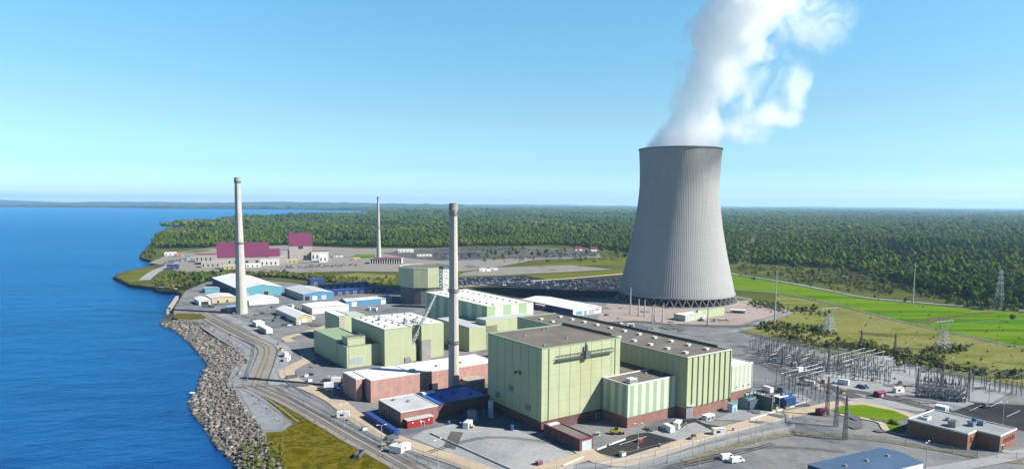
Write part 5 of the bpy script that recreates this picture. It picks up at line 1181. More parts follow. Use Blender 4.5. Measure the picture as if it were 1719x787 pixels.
for a, b_, w_, h_, m_ in ((-4, 16, 4, 2.6, 'steel'), (4, 12, 3, 1.8, 'xfmr'), (9, 10, 3, 1.8, 'xfmr'), (-3, 28, 4, 1.2, 'white'), (4, 22, 2, 1.2, 'steel'), (12, 14, 2.4, 1.6, 'xfmrblue')):
    k = bx('roof_unit', M[m_], t, a, a + w_, b_, b_ + w_ * .8, 7.16, 7.16 + h_); MB().tube((a + w_ / 2, b_ + w_ * .4, 7.16 + h_), (a + w_ / 2, b_ + w_ * .4, 7.4 + h_), w_ * .3, n=12).build('fan', M['steeldark'], k)
bx('entry_step', M['concrete'], t, .8, 5, -3, -.2, 0, .5)
t = empty('blue_roof_hall', (120.4, 234.7, 0), R(26), 'big low hall with blue gray metal roof and white front before the brick office', 'building')
bx('wall', M['navy_shade_wall'], t, 0, 42, 0, 17.4, 0, 7.6); bx('front_wall', M['white'], t, .05, 41.95, -.08, -.01, 0, 7.55)
b = MB(); b.gable(-.4, 42.4, -.4, 17.8, 7.62, 8.5, 'x'); b.build('roof', M['blueroof'], t)
for xx in (6, 18, 30): door(t, xx, xx + 6, .1, 5, M['steel'], -.14)
for xx in (9, 21, 33): bx('roof_vent', M['steel'], t, xx, xx + 1.2, 8.1, 9.3, 8.3, 9.1)
t = site('gray_cabinet', (1593, 682), 3.4, 'pale gray cabin just behind the brick office', 'cabin'); bx('body', M['doorblue'], t, -4, 0, 0, 5, 0, 3.4); bx('roof', M['white'], t, -4.2, .2, -.2, 5.2, 3.42, 3.7); bx('door', M['steeldark'], t, -2.4, -1.2, -.06, -.01, .1, 2.2)
for F, lb in (((1488, 658), 'maroon small shed alone on the open gravel of the switchyard'), ((1392, 687), 'maroon small shed by the plant road bend')):
    t = site('maroon_shed', F, 3, lb, 'shed', R(20)); bx('wall', M['maroon'], t, -5, 0, 0, 4, 0, 2.8); MB().gable(-5.3, .3, -.3, 4.3, 2.82, 3.8, 'x').build('roof', M['magenta'], t); bx('door', M['offwhite'], t, -3.4, -2, -.07, -.01, .1, 2.1)

# ------------------------------------------------------------------ switchyard
def lattice_tower(name, px_, py_, h, w, label, arms, m_=None, rz=R(30), top=1.2):
    q = g2(px_, py_); t = empty(name, (*q, 0), rz, label, 'pylon'); b = MB(); lattice(b, w, top, 0, h, 8, .16, rb=.09); b.build('tower', m_ or M['tower_steel'], t)
    for z_, ln in arms:
        a = MB()
        for s_ in (-1, 1): a.tube((0, -.5, z_), (s_ * ln, 0, z_ + .6), .14, n=4); a.tube((0, .5, z_), (s_ * ln, 0, z_ + .6), .14, n=4); a.tube((0, 0, z_ + 2), (s_ * ln, 0, z_ + .6), .12, n=4); a.tube((s_ * ln, 0, z_ + .6), (s_ * ln, 0, z_ - 1.2), .14, n=6)
        a.build('cross_arm', m_ or M['tower_steel'], t)
    return t
def cathead(px_, py_, h, label):
    q = g2(px_, py_); t = empty('lattice_pylon', (*q, 0), R(25), label, 'pylon'); b = MB(); lattice(b, 9, 3.2, 0, h * .55, 5, .2, rb=.12); b.build('tower', M['tower_steel'], t)
    b = MB()
    for s_ in (-1, 1): b.tube((s_ * 1.6, -1.2, h * .55), (s_ * 5.5, 0, h * .82), .22, n=5); b.tube((s_ * 1.6, 1.2, h * .55), (s_ * 5.5, 0, h * .82), .22, n=5); b.tube((s_ * 5.5, 0, h * .82), (s_ * 4.6, 0, h), .2, n=5); b.tube((0, 0, h * .56), (s_ * 5.5, 0, h * .82), .12, n=4)
    b.build('fork', M['tower_steel'], t); b = MB(); b.tube((-10, -.6, h * .84), (10, -.6, h * .84), .16, n=4); b.tube((-10, .6, h * .84), (10, .6, h * .84), .16, n=4)
    for i in range(11): b.tube((-10 + 2 * i, -.6, h * .84), (-10 + 2 * i + (2 if i < 10 else 0), .6, h * .84), .1, n=3)
    for s_ in (-9.6, 0, 9.6): b.tube((s_, 0, h * .84), (s_, 0, h * .84 - 2.6), .16, n=6)
    b.build('cross_arm', M['tower_steel'], t); return t
cathead(1391, 557, 24, 'pale lattice pylon with a forked head in dry grass between shrubs, nearer the cooling tower')
cathead(1582, 588, 26, 'pale lattice pylon with forked head in the dry field, farther from the cooling tower')
lattice_tower('lattice_pylon', 1676, 517, 40, 8, 'tall faint lattice pylon beyond the lawn road in front of the wood', ((26, 7), (32, 6), (37, 5)))
def monopole(px_, py_, h, label, arms=((.93, 3),), group=None):
    q = g2(px_, py_); t = empty('steel_pole', (*q, 0), R(60), label, 'pole', group); MB().tube((0, 0, 0), (0, 0, h), .75, .35, 10).build('pole', M['polemetal'], t)
    for f, ln in arms:
        a = MB()
        for s_ in (-1, 1): a.tube((0, 0, h * f), (s_ * ln, 0, h * f + .5), .16, n=5); a.tube((s_ * ln, 0, h * f + .5), (s_ * ln, 0, h * f - 1.6), .14, n=6)
        a.build('cross_arm', M['insul'], t)
    MB().tube((0, 0, 0), (0, 0, .5), 1.3, n=10).build('footing', M['concrete'], t)
monopole(1300, 546, 48, 'tall pale steel pole at the corner of the switchyard grass', ((.95, 2.4), (.88, 2.8)))
monopole(1532, 512, 46, 'tall pale steel pole standing on the bright green lawn', ((.95, 2.4), (.88, 2.8)))
monopole(1058, 527, 26, 'pale steel pole standing in front of the cooling tower', ((.75, 2.2),))
monopole(1188, 545, 15, 'short steel pole near the pale green shed', ((.9, 1.6),))
for a, b_ in ((1072, 530), (1082, 531), (1098, 540), (1112, 541), (1095, 542)):
    monopole(a, b_, 16, 'thin short pole in the row before the cooling tower base', ((.95, 1.2),), 'thin poles before the cooling tower')
# wires
def wire(ps, name='power_line', label=None, r=.05, sag=2.):
    b = MB()
    for p_, q_ in ps:
        p_, q_ = Vector(p_), Vector(q_); prev = p_
        for i in range(1, 9):
            f = i / 8; c = p_.lerp(q_, f) - Vector((0, 0, sag * 4 * f * (1 - f))); b.tube(prev, c, r, n=4); prev = c
    return tag(b.build(name, M['steel']), label, 'wire')
P1, P2, P3 = g(1391, 557), g(1582, 588), g(1532, 512); P4 = g(1676, 517); P5 = g(1300, 546)
wire([((P1[0] + dx, P1[1] + dx * .5, 18.), (P2[0] + dx, P2[1] + dx * .5, 19.5)) for dx in (-8, 0, 8)], label='three power lines strung between the two forked lattice pylons')
wire([((P5[0], P5[1], 44.), (P3[0], P3[1], 42.)), ((P5[0], P5[1], 41.), (P3[0], P3[1], 39.))], label='power lines between the tall pole at the switchyard and the lawn pole')
wire([((P4[0] + dx, P4[1], z_), (P4[0] + 240, P4[1] - 60 + dx, z_ + 4)) for dx, z_ in ((-5, 26), (5, 26), (0, 37))], label='power lines running off to the side from the lattice pylon beyond the lawn road')
wire([((P2[0] + dx, P2[1], 20.), (P2[0] + 130 + dx, P2[1] + 40, 24.)) for dx in (-8, 0, 8)], label='power lines leaving the forked pylon in the dry field')
# gantries, posts, bus bars, breakers
def mast(px_, py_, h, label, w=1.6):
    q = g2(px_, py_); t = empty('lattice_mast', (*q, 0), TH, label, 'mast', 'lattice masts of the switchyard'); b = MB(); lattice(b, w, .4, 0, h, 9, .12, rb=.07); b.build('lattice', M['steeldark'], t); MB().tube((0, 0, h), (0, 0, h + 3), .06, n=5).build('spike', M['steeldark'], t); return t
for a, b_, h, lb in ((1388, 698, 20, 'dark lattice mast beside the plant road bend, topmost of a slanting row'), (1403, 716, 20, 'dark lattice mast in the middle of a slanting row by the plant road'), (1418, 738, 20, 'dark lattice mast at the front of a slanting row by the lower yard'),
                   (1539, 668, 17, 'dark lattice mast at the near end of the equipment group'), (1581, 652, 15, 'dark lattice mast in the middle of the equipment group'), (1624, 673, 17, 'dark lattice mast at the far end of the equipment group'),
                   (1390, 628, 18, 'dark lattice mast where the two sets of bus bars meet'), (1445, 586, 14, 'dark gantry mast in the shrubs, nearer the cooling tower'), (1502, 592, 14, 'dark gantry mast in the shrubs, farther from the cooling tower')): mast(a, b_, h, lb)
def gantry(p_, q_, z_, label):
    A, B = g(*p_), g(*q_); d = B - A; ln = float(np.hypot(d[0], d[1])); t = empty('gantry_beam', (A[0], A[1], z_), math.atan2(d[1], d[0]), label, 'gantry'); b = MB(); n = max(4, int(ln / 2))
    for y_, zz in ((-.5, 0), (.5, 0), (-.5, 1), (.5, 1)): b.tube((0, y_, zz), (ln, y_, zz), .1, n=4)
    for i in range(n):
        f0, f1 = ln * i / n, ln * (i + 1) / n; b.tube((f0, -.5, 0), (f1, -.5, 1), .06, n=3); b.tube((f0, .5, 0), (f1, .5, 1), .06, n=3)
    b.build('truss', M['steeldark'], t); c = MB()
    for i in range(1, 4): c.tube((ln * i / 4, 0, 0), (ln * i / 4, 0, -1.8), .12, n=6)
    c.build('insulator', M['insul'], t)
gantry((1445, 586), (1502, 592), 11.5, 'dark truss beam across two masts in the shrubs'); gantry((1388, 698), (1403, 716), 16, 'truss beam between the upper two masts of the slanting row'); gantry((1403, 716), (1418, 738), 16.3, 'truss beam between the lower two masts of the slanting row')
def bus(p_, q_, z0, label):
    A, B = g(*p_, z0), g(*q_, z0); t = empty('bus_bar', (A[0], A[1], 0), 0, label, 'bus bar', 'bus bars of the switchyard'); d = Vector(B - A); MB().tube((0, 0, z0), tuple(d + Vector((0, 0, z0))), .15, n=8).build('tube', M['alu'], t)
    for f in (.04, .35, .66, .96): p = MB(); x_, y_ = d.x * f, d.y * f; p.tube((x_, y_, 0), (x_, y_, z0 - 2), .18, n=6); p.tube((x_, y_, z0 - 2), (x_, y_, z0 - .2), .26, n=8); p.build('support', M['steel'], t)
for i, (p_, q_) in enumerate((((1388, 600), (1452, 584)), ((1402, 603), (1470, 586)), ((1416, 606), (1486, 589)))): bus(p_, q_, 8., 'long pale bus bar tube in the set of three toward the shrubs')
for i, (p_, q_) in enumerate((((1310, 627), (1372, 611)), ((1322, 630), (1380, 615)), ((1334, 634), (1384, 621)))): bus(p_, q_, 8., 'long pale bus bar tube in the set of three nearer the pale striped end annex')
# one post of each kind, then copies
def bus_post():
    t = empty('bus_support', (0, 0, 0), 0, 'slim gray post with a dark ribbed insulator in the switchyard rows', 'insulator post', 'insulator posts of the switchyard'); MB().tube((0, 0, 0), (0, 0, 4.6), .22, n=6).box(-.6, .6, -.6, .6, 0, .3).build('post', M['xfmr'], t)
    b = MB(); b.tube((0, 0, 4.6), (0, 0, 7.4), .16, n=8)
    for i in range(6): b.tube((0, 0, 4.8 + i * .42), (0, 0, 4.95 + i * .42), .36, n=8)
    b.build('insulator', M['insul'], t); return t
def switch():
    t = empty('disconnect_switch', (0, 0, 0), 0, 'low gray switch frame carrying three insulators in the switchyard rows', 'switch', 'disconnect switches of the switchyard'); b = MB()
    for xx in (-3, 3): b.tube((xx, 0, 0), (xx, 0, 3.6), .2, n=6)
    b.box(-4, 4, -.25, .25, 3.6, 3.95); b.build('frame', M['steel'], t)
    for xx in (-3.4, 0, 3.4): MB().tube((xx, 0, 3.95), (xx, 0, 6.2), .26, .2, n=8).build('insulator', M['insul'], t)
    MB().tube((-3.4, 0, 6.3), (3.4, 0, 6.8), .1, n=5).build('blade', M['alu'], t); return t
def breaker():
    t = empty('circuit_breaker', (0, 0, 0), 0, 'blue gray breaker tank with three slanting bushings in the switchyard rows', 'circuit breaker', 'circuit breakers of the switchyard'); MB().tube((-2.2, 0, 2), (2.2, 0, 2), .9, n=12).box(-2, -1.6, -.7, .7, 0, 1.4).box(1.6, 2, -.7, .7, 0, 1.4).build('tank', M['xfmr'], t); bx('cabinet', M['steel'], t, -.7, .7, -1.9, -1., .4, 2.4)
    for a in (-1.4, 0, 1.4): MB().tube((a, -.3, 2.6), (a * 1.5, -1.4, 5.4), .25, .16, 8).tube((a, .3, 2.6), (a * 1.5, 1.4, 5.4), .25, .16, 8).build('bushing', M['insul'], t)
    return t
protos = {'p': bus_post(), 's': switch(), 'b': breaker()}; first = {'p': True, 's': True, 'b': True}
def put(kind, a, b_, rz):
    q = g2(a, b_); o = protos[kind]
    if first[kind]: first[kind] = False; o.location = (*q, 0); o.rotation_euler = (0, 0, rz)
    else: dup(o, (*q, 0), rz)
for r_ in range(6):          # rows between the pale annex and the dry field
    for k in range(13):
        a = 1262 + k * 8.2 + r_ * 5.5; b_ = 583 + k * 1.9 + r_ * 5.2 + rng.normal(0, .6)
        if a < 1372: put('p' if (k + r_) % 3 else 's', a, b_, TH)
for r_ in range(4):
    for k in range(15):
        a = 1386 + k * 7.2 + r_ * 4; b_ = 612 + k * .9 + r_ * 7 + rng.normal(0, .5)
        if a < 1495: put('p' if (k % 4 or r_ == 3) else 's', a, b_, TH)
for a, b_ in ((1352, 615), (1366, 618), (1378, 622), (1300, 607), (1316, 611), (1332, 614)): put('b', a, b_, TH)
for r_ in range(2):
    for k in range(7): put('b', 1546 + k * 11 + r_ * 4, 660 + k * .5 + r_ * 8 + (3 if k > 3 else 0), TH)
for r_ in range(2):
    for k in range(6): put('s', 1550 + k * 12, 650 + k * 1.2 + r_ * 18, TH + R(90))
for k in range(8): put('p', 1340 + k * 7.2, 668 + (k % 3) * 4, TH)
for k in range(6): put('p', 1314 + k * 11, 648 + (k % 2) * 6, TH)
for k in range(9): put('p', 1500 + k * 9, 622 + k * 2.2, TH)

def frame():
    t = empty('line_frame', (0, 0, 0), 0, 'thin gray goal post frame with hanging insulators in the switchyard rows', 'frame', 'goal post frames of the switchyard'); b = MB()
    for xx in (-6, 6): b.tube((xx, 0, 0), (xx, 0, 11), .2, .16, 6); b.tube((xx, 0, 11), (xx, 0, 13), .06, n=4)
    for zz in (10.4, 11.2): b.box(-6, 6, -.1, .1, zz - .06, zz + .06)
    for i in range(8): b.tube((-6 + i * 1.5, 0, 10.4), (-4.5 + i * 1.5, 0, 11.2), .05, n=3)
    b.build('post_and_beam', M['steeldark'], t)
    for xx in (-3.5, 0, 3.5): MB().tube((xx, 0, 10.3), (xx, 0, 8.6), .2, n=6).build('insulator', M['insul'], t)
    return t
protos['f'] = frame(); first['f'] = True
for r_ in range(3):
    for k in range(4): put('f', 1268 + k * 22 + r_ * 7, 584 + k * 5 + r_ * 6, TH + R(90 if r_ % 2 else 0))
for r_ in range(2):
    for k in range(4): put('f', 1392 + k * 22 + r_ * 6, 611 + k * 2.6 + r_ * 8, TH)
for k in range(5): put('f', 1545 + k * 20, 648 + k * 3.4, TH)
for k in range(4): put('f', 1318 + k * 14, 655 + k * 1.5, TH + R(90))
for k in range(4): put('f', 1640 + k * 22, 648 + k * 4, TH)
for k in range(26): put('p', 1262 + rng.uniform(0, 110), 578 + rng.uniform(0, 36), TH)
for k in range(22): put('p', 1540 + rng.uniform(0, 90), 646 + rng.uniform(0, 24), TH)
for k in range(8): put('p', 1652 + k * 9, 652 + k * 1.6, TH)

# main transformers beside the pale annex
def transformer(px_, py_, s, m_, label):
    q = g2(px_, py_); t = empty('transformer', (*q, 0), TH, label, 'transformer'); t.scale = (s, s, s); MB().box(-4, 4, -2, 2, .5, 5).box(-4.3, 4.3, -2.3, 2.3, 0, .5).build('tank', m_, t)
    for y_ in (-3.2, 2.2):
        b = MB()
        for i in range(14): b.box(-3.8 + i * .56, -3.55 + i * .56, y_, y_ + 1., .8, 4.4)
        b.build('radiator', m_, t)
    MB().tube((-3.5, 0, 6.2), (3.5, 0, 6.2), .7, n=12).box(-2.6, -2.2, -.3, .3, 5, 5.7).box(2.2, 2.6, -.3, .3, 5, 5.7).build('conservator', m_, t)
    for a in (-2.4, 0, 2.4): MB().tube((a, -1.2, 5), (a * 1.2, -2., 8), .3, .16, 8).build('bushing', M['insul'], t)
    return t
transformer(1258, 684, 1.2, M['xfmr'], 'gray blue power transformer with ribbed radiators by the pale annex'); transformer(1318, 681, 1.1, M['xfmrblue'], 'bright blue power transformer with ribbed radiators beyond the dark fire wall')
transformer(1276, 680, .9, M['steel'], 'gray power transformer squeezed against the dark fire wall')
t = site('fire_wall', (1298, 668), 7, 'dark concrete fire wall standing between the transformers', 'wall'); bx('panel', M['steeldark'], t, -.8, 0, 0, 15, 0, 7); bx('coping', M['darkconc'], t, -1, .2, -.2, 15.2, 7.02, 7.3)
t = site('white_canopy', (1324, 664), 6, 'small white canopy roof above the blue transformer', 'canopy'); bx('roof', M['white'], t, -8, 0, 0, 4, 6, 6.4)
for a, b_ in ((-7.6, .3), (-.4, .3), (-7.6, 3.6), (-.4, 3.6)): bx('post', M['steel'], t, a - .12, a + .12, b_ - .12, b_ + .12, 0, 6)
def barrier(p_, q_, label):
    A, B = g(*p_), g(*q_); d = B - A; ln = float(np.hypot(d[0], d[1])); t = MB(); n = max(1, int(ln / 3.1))
    for i in range(n): x0 = ln * i / n; t.quad([(x0, -.3, 0), (x0, .3, 0), (x0, .1, .95), (x0, -.1, .95)]); t.box(x0 + .02, x0 + ln / n - .05, -.3, .3, 0, .3); t.box(x0 + .02, x0 + ln / n - .05, -.13, .13, .3, .95)
    tag(t.build('concrete_barrier', M['offwhite'], None, (A[0], A[1], 0), math.atan2(d[1], d[0])), label, 'barrier')
barrier((1259, 705), (1313, 688), 'white concrete barrier row along the transformer yard, nearer the asphalt lot'); barrier((1326, 684), (1356, 675), 'white concrete barrier row along the transformer yard, nearer the slanting masts')
barrier((1002, 756), (1018, 750), 'short white barrier row by the roll door garage'); barrier((1022, 748), (1050, 738), 'white barrier row at the top of the asphalt lot'); barrier((945, 783), (980, 768), 'white barrier row at the corner of the concrete yard')
barrier((722, 728), (860, 790), 'long low barrier row along the concrete yard edge and tan road')

# ------------------------------------------------------------------ vehicles, lamps, fences
def car_mesh(name, c):
    b = MB(); P_ = [(-2.2, .45), (2.2, .45), (2.25, .8), (1.1, .95), (.55, 1.42), (-1.1, 1.45), (-1.75, .98), (-2.25, .9)]; k = 8
    for y_ in (-.88, .88): b.v += [(x_, y_ * (.86 if z_ > 1.2 else 1), z_) for x_, z_ in P_]
    b.f += [tuple(range(k - 1, -1, -1)), tuple(range(k, 2 * k))]; b.m += [0, 0]
    for i in range(k): b.f.append((i, (i + 1) % k, k + (i + 1) % k, k + i)); b.m.append(1 if i in (3, 5) else 0)
    for x_ in (-1.4, 1.4):
        for y_ in (-.9, .9): b.tube((x_, y_ - .1, .34), (x_, y_ + .1, .34), .34, n=8, mi=2)
    for s_ in (-1, 1): b.quad([(-1.1, s_ * .84, 1.02), (.8, s_ * .84, 1.02), (.5, s_ * .775, 1.38), (-1., s_ * .775, 1.38)][::s_], 1)
    return b.mesh(name, [c, M['glass'], M['black']])
def paint(n_, c): return mat(n_, c, .3, .5, .05, spec=.5)
CP = [('white', paint('white car paint', (.75, .75, .75))), ('silver', paint('silver car paint', (.42, .44, .47))), ('dark', paint('dark car paint', (.03, .035, .05))), ('navy blue', paint('navy car paint', (.03, .06, .22))), ('red', paint('red car paint', (.35, .03, .04))), ('gray', paint('gray car paint', (.15, .17, .19)))]
CM = [car_mesh('car', c) for _, c in CP]
spots = []
def lot(p_, q_, r_, s_, rows, n, lotname, fill=.9):
    """rows of cars over the four sided lot p-q-r-s (photograph points on the ground)"""
    A, B, C_, D_ = (g(*k)[:2] for k in (p_, q_, r_, s_)); d = B - A; a = math.atan2(d[1], d[0]) + math.pi / 2
    for i in range(rows):
        v_ = (i + .5) / rows
        for k in range(n):
            if rng.random() > fill: continue
            u_ = (k + .5) / n; P = (A * (1 - u_) + B * u_) * (1 - v_) + (D_ * (1 - u_) + C_ * u_) * v_; spots.append((P[0] + rng.normal(0, .2), P[1] + rng.normal(0, .25), a + rng.normal(0, .03) + (math.pi if rng.random() < .5 else 0), lotname))
lot((770, 483), (838, 476), (908, 466), (770, 467), 5, 42, 'car park behind the stack'); lot((860, 486), (1040, 492), (1040, 469), (925, 471), 9, 36, 'staff car park')
lot((730, 436), (812, 434), (800, 424), (727, 424), 7, 30, 'distant car park'); lot((900, 431), (1000, 429), (990, 424), (890, 425), 4, 34, 'distant car park'); lot((730, 422), (860, 419), (860, 416), (730, 418), 3, 40, 'distant car park')
lot((800, 478), (868, 483), (940, 474), (880, 471), 4, 24, 'staff car park')
lot((265, 446), (322, 438), (325, 433), (285, 437), 3, 14, 'lakeside plant yard', .6); lot((470, 452), (600, 448), (600, 443), (470, 446), 3, 40, 'far plant yard', .5)
for a, b_, rz, n_ in ((345, 515, .8, 0), (356, 516, .8, 1), (375, 521, .9, 3), (362, 512, .8, 0), (392, 527, 2.2, 3), (540, 655, .6, 3), (548, 640, .6, 2), (520, 630, .4, 0), (575, 645, .5, 4), (486, 548, .7, 4), (478, 546, .7, 0), (440, 527, .3, 1), (600, 512, .6, 1), (430, 530, .3, 2), (1018, 530, .3, 1), (1040, 535, .4, 0), (1060, 549, .4, 2), (1350, 640, .4, 0), (1373, 648, .4, 3), (1350, 635, .6, 0), (1444, 650, .5, 0), (1452, 652, .5, 2), (1655, 684, .5, 1), (1660, 727, .6, 1), (1120, 517, .2, 0), (512, 497, .6, 0), (528, 498, .6, 1), (555, 492, .6, 0), (530, 510, .6, 2), (510, 513, .6, 1)):
    spots.append((*g2(a, b_), rz, 'plant yard'))
spots.sort(key=lambda s_: math.hypot(s_[0], s_[1])); print('cars', len(spots)); rest = []
for i, (X, Y, rz, ln) in enumerate(spots):
    k = int(rng.choice(6, p=[.12, .13, .33, .25, .05, .12]))
    if i < 300:
        o = bpy.data.objects.new('parked_car', CM[k]); COL.objects.link(o); o.location = (X, Y, .2); o.rotation_euler = (0, 0, rz); sc_ = rng.uniform(.98, 1.18); o.scale = (sc_, sc_, sc_ * rng.uniform(.95, 1.25))
        tag(o, f'{CP[k][0]} car among those parked in the {ln}', 'car', f'{CP[k][0]} cars parked in the {ln}')
    else: rest.append((X, Y, rz, k))
b = MB()
for X, Y, rz, k in rest:
    me = CM[k]; ca, sa = math.cos(rz), math.sin(rz); n0 = len(b.v)
    b.v += [(X + v_.co.x * ca - v_.co.y * sa, Y + v_.co.x * sa + v_.co.y * ca, v_.co.z + .2) for v_ in me.vertices]
    for p_ in me.polygons: b.f.append(tuple(n0 + i for i in p_.vertices)); b.m.append(k if p_.material_index == 0 else 5 + p_.material_index)
if rest: tag(b.build('distant_cars', [c for _, c in CP] + [M['glass'], M['black']]), 'many tiny cars parked at the distant plant', 'cars', kind='stuff')

def van(px_, py_, rz, label, ln=6.2):
    q = g2(px_, py_); t = empty('white_van', (*q, .1), rz, label, 'van'); b = MB(); pr = [(-ln / 2, .5), (ln / 2, .5), (ln / 2, 1.25), (ln / 2 - .9, 1.45), (ln / 2 - 1.5, 2.5), (-ln / 2, 2.6)]; k = 6
    for y_ in (-1.05, 1.05): b.v += [(x_, y_ * (.93 if z_ > 2 else 1), z_) for x_, z_ in pr]
    b.f += [tuple(range(k - 1, -1, -1)), tuple(range(k, 2 * k))]; b.m += [0, 0]
    for i in range(k): b.f.append((i, (i + 1) % k, k + (i + 1) % k, k + i)); b.m.append(0)
    b.build('body', M['white'], t); MB().quad([(ln / 2 - .93, -.9, 1.52), (ln / 2 - .93, .9, 1.52), (ln / 2 - 1.46, .86, 2.44), (ln / 2 - 1.46, -.86, 2.44)]).build('windscreen', M['glass'], t)
    for s_ in (-1, 1): MB().quad([(ln / 2 - 2.6, s_ * 1.05, 1.6), (ln / 2 - 1.4, s_ * 1.05, 1.6), (ln / 2 - 1.7, s_ * 1.0, 2.3), (ln / 2 - 2.6, s_ * 1.0, 2.3)][::s_]).build('side_window', M['glass'], t)
    for x_ in (-ln / 2 + 1.2, ln / 2 - 1.2):
        for y_ in (-1., 1.): MB().tube((x_, y_ - .12, .42), (x_, y_ + .12, .42), .42, n=10).build('wheel', M['black'], t)
van(1221, 771, R(18), 'white van parked on the lower yard, first of a close pair'); van(1237, 776, R(20), 'white van parked on the lower yard, second of a close pair with pale side')
van(812, 452, R(10), 'white van at the works yard end near the distant car park', 8)
def truck(px_, py_, rz, label, c):
    q = g2(px_, py_); t = empty('truck', (*q, .1), rz, label, 'truck'); bx('cargo_box', M['white'], t, -4, 1.4, -1.2, 1.2, 1., 3.6); MB().box(1.6, 3.6, -1.15, 1.15, .7, 1.8).box(1.6, 3.1, -1.1, 1.1, 1.8, 2.8).build('cab', c, t); bx('windscreen', M['glass'], t, 3.11, 3.15, -.95, .95, 1.9, 2.6)
    for x_ in (-3, -1.8, 2.6):
        for y_ in (-1.05, 1.05): MB().tube((x_, y_ - .14, .5), (x_, y_ + .14, .5), .5, n=10).build('wheel', M['black'], t)
truck(568, 643, R(10), 'red cabbed truck beside the pale red brick hall', M['red']); truck(556, 652, R(15), 'white boxed truck with blue cab by the tan road and brick hall', M['blue']); truck(1345, 625, R(30), 'white boxed truck on the switchyard road', M['offwhite'])
q = g2(498, 520); t = empty('truck', (*q, .1), R(125), 'green tanker truck between the tent hall and the white roofed building', 'truck'); MB().tube((-4, 0, 2.1), (2, 0, 2.1), 1.1, n=12).build('tank', mat('green tank paint', (.25, .5, .28)), t); bx('cab', M['white'], t, 2.4, 4.4, -1.1, 1.1, .8, 2.8)
for x_ in (-3, -1.8, 3.2): MB().tube((x_, -1.2, .5), (x_, 1.2, .5), .5, n=10).build('wheels', M['black'], t)

def lamp():
    t = empty('lamp_post', (0, 0, 0), 0, 'pale slim lamp post', 'lamp post', 'lamp posts around the plant'); MB().tube((0, 0, 0), (0, 0, 11), .16, .1, 8).box(-.4, .4, -.4, .4, 0, .5).build('pole', M['polemetal'], t)
    b = MB()
    for s_ in (-1, 1): b.tube((0, 0, 10.8), (s_ * 1.4, 0, 11.2), .07, n=5)
    b.build('arm', M['polemetal'], t)
    for s_ in (-1, 1): bx('lamp_head', M['white'], t, s_ * 1.7 - .45, s_ * 1.7 + .45, -.22, .22, 11.1, 11.3)
    return t
L0 = lamp()
for i, (a, b_, lb) in enumerate(((1174, 783, 'pale slim lamp post on the bare bank near the two white vans'), (1071, 752, 'pale slim lamp post in the asphalt lot'), (1268, 745, 'pale slim lamp post on the edge of the lower yard'), (1554, 786, 'dark slim lamp post behind the blue gray roofed hall'), (1683, 712, 'pale slim lamp post at the asphalt car park behind the office'),
     (578, 716, 'pale slim lamp post beside the gravel patrol road'), (641, 755, 'pale slim lamp post on the rail bed below the red entry shed'), (735, 782, 'pale slim lamp post at the bottom of the tan road'), (1488, 632, 'pale slim lamp post on the open switchyard gravel'), (1376, 590, 'pale slim lamp post at the fence beside the shrubs'), (1598, 630, 'pale slim lamp post on the fence line near the forked pylon'), (1660, 675, 'pale slim lamp post by the asphalt car park corner'),
     (1424, 712, 'pale slim lamp post at the small green lawn'), (1286, 640, 'pale slim lamp post by the pale striped end annex'), (558, 664, 'pale slim lamp post in the shade of the pale red brick hall'), (968, 549, 'pale slim lamp post behind the tall green block'))):
    q = g2(a, b_)
    if i == 0: L0.location = (*q, 0); L0.rotation_euler = (0, 0, TH); L0['label'] = lb
    else: dup(L0, (*q, 0), TH + rng.uniform(-.4, .4), lb)
# chain link fences
m, t_, p = new_mat('chain link'); x = NX(t_); tr = x.n('ShaderNodeBsdfTransparent'); mi_ = x.n('ShaderNodeMixShader'); mi_.inputs[0].default_value = .28
p.inputs['Base Color'].default_value = (.38, .40, .41, 1); p.inputs['Roughness'].default_value = .6; t_.links.new(tr.outputs[0], mi_.inputs[1]); t_.links.new(p.outputs[0], mi_.inputs[2]); t_.links.new(mi_.outputs[0], t_.nodes['Material Output'].inputs[0]); M['mesh'] = m
def fence(px_, label, h=2.8, dark=False, step=7.):
    P = [np.array(g2(*k)) for k in px_]; t = empty('chain_link_fence', (*P[0], 0), 0, label, 'fence'); b, w, o = MB(), MB(), P[0]
    for A, B in zip(P[:-1], P[1:]):
        A, B = A - o, B - o; ln = float(np.hypot(*(B - A))); n = max(1, int(ln / step)); b.tube((*A, h), (*B, h), .06, n=4)
        for i in range(n + 1): c = A + (B - A) * i / n; b.tube((*c, 0), (*c, h + .4), .08, n=4)
        w.quad([(*A, .1), (*B, .1), (*B, h), (*A, h)])
    b.build('post_and_rail', M['steeldark'] if dark else M['steel'], t); w.build('wire_mesh', M['mesh'], t)
fence([(1240, 557), (1268, 564), (1337, 581), (1407, 595), (1491, 612), (1574, 626), (1658, 641), (1719, 652), (1800, 668)], 'dark chain link fence between the switchyard gravel and the dry field', 3.2, True)
fence([(470, 652), (510, 680), (560, 706), (630, 745), (700, 776), (760, 800)], 'chain link fence along the gravel patrol road by the shore'); fence([(480, 646), (520, 672), (575, 700), (640, 740), (710, 768), (790, 798)], 'second chain link fence between patrol road and tan road')
fence([(900, 800), (1000, 786), (1100, 768), (1220, 733), (1330, 706), (1420, 738), (1520, 745), (1640, 768), (1740, 772)], 'chain link fence around the lower yard below the plant road'); fence([(1000, 800), (1120, 775), (1240, 742), (1336, 722), (1410, 745)], 'inner chain link fence at the lower yard')
fence([(356, 538), (400, 560), (430, 580), (426, 605), (415, 640)], 'chain link fence beside the lakeside service road')
fence([(1600, 690), (1650, 708), (1719, 724), (1760, 734)], 'dark fence in front of the asphalt car park', 2.2, True); fence([(1240, 461.5), (1330, 478), (1460, 503), (1600, 515), (1719, 525)], 'low fence along the lawn road', 1.4, True, 14)
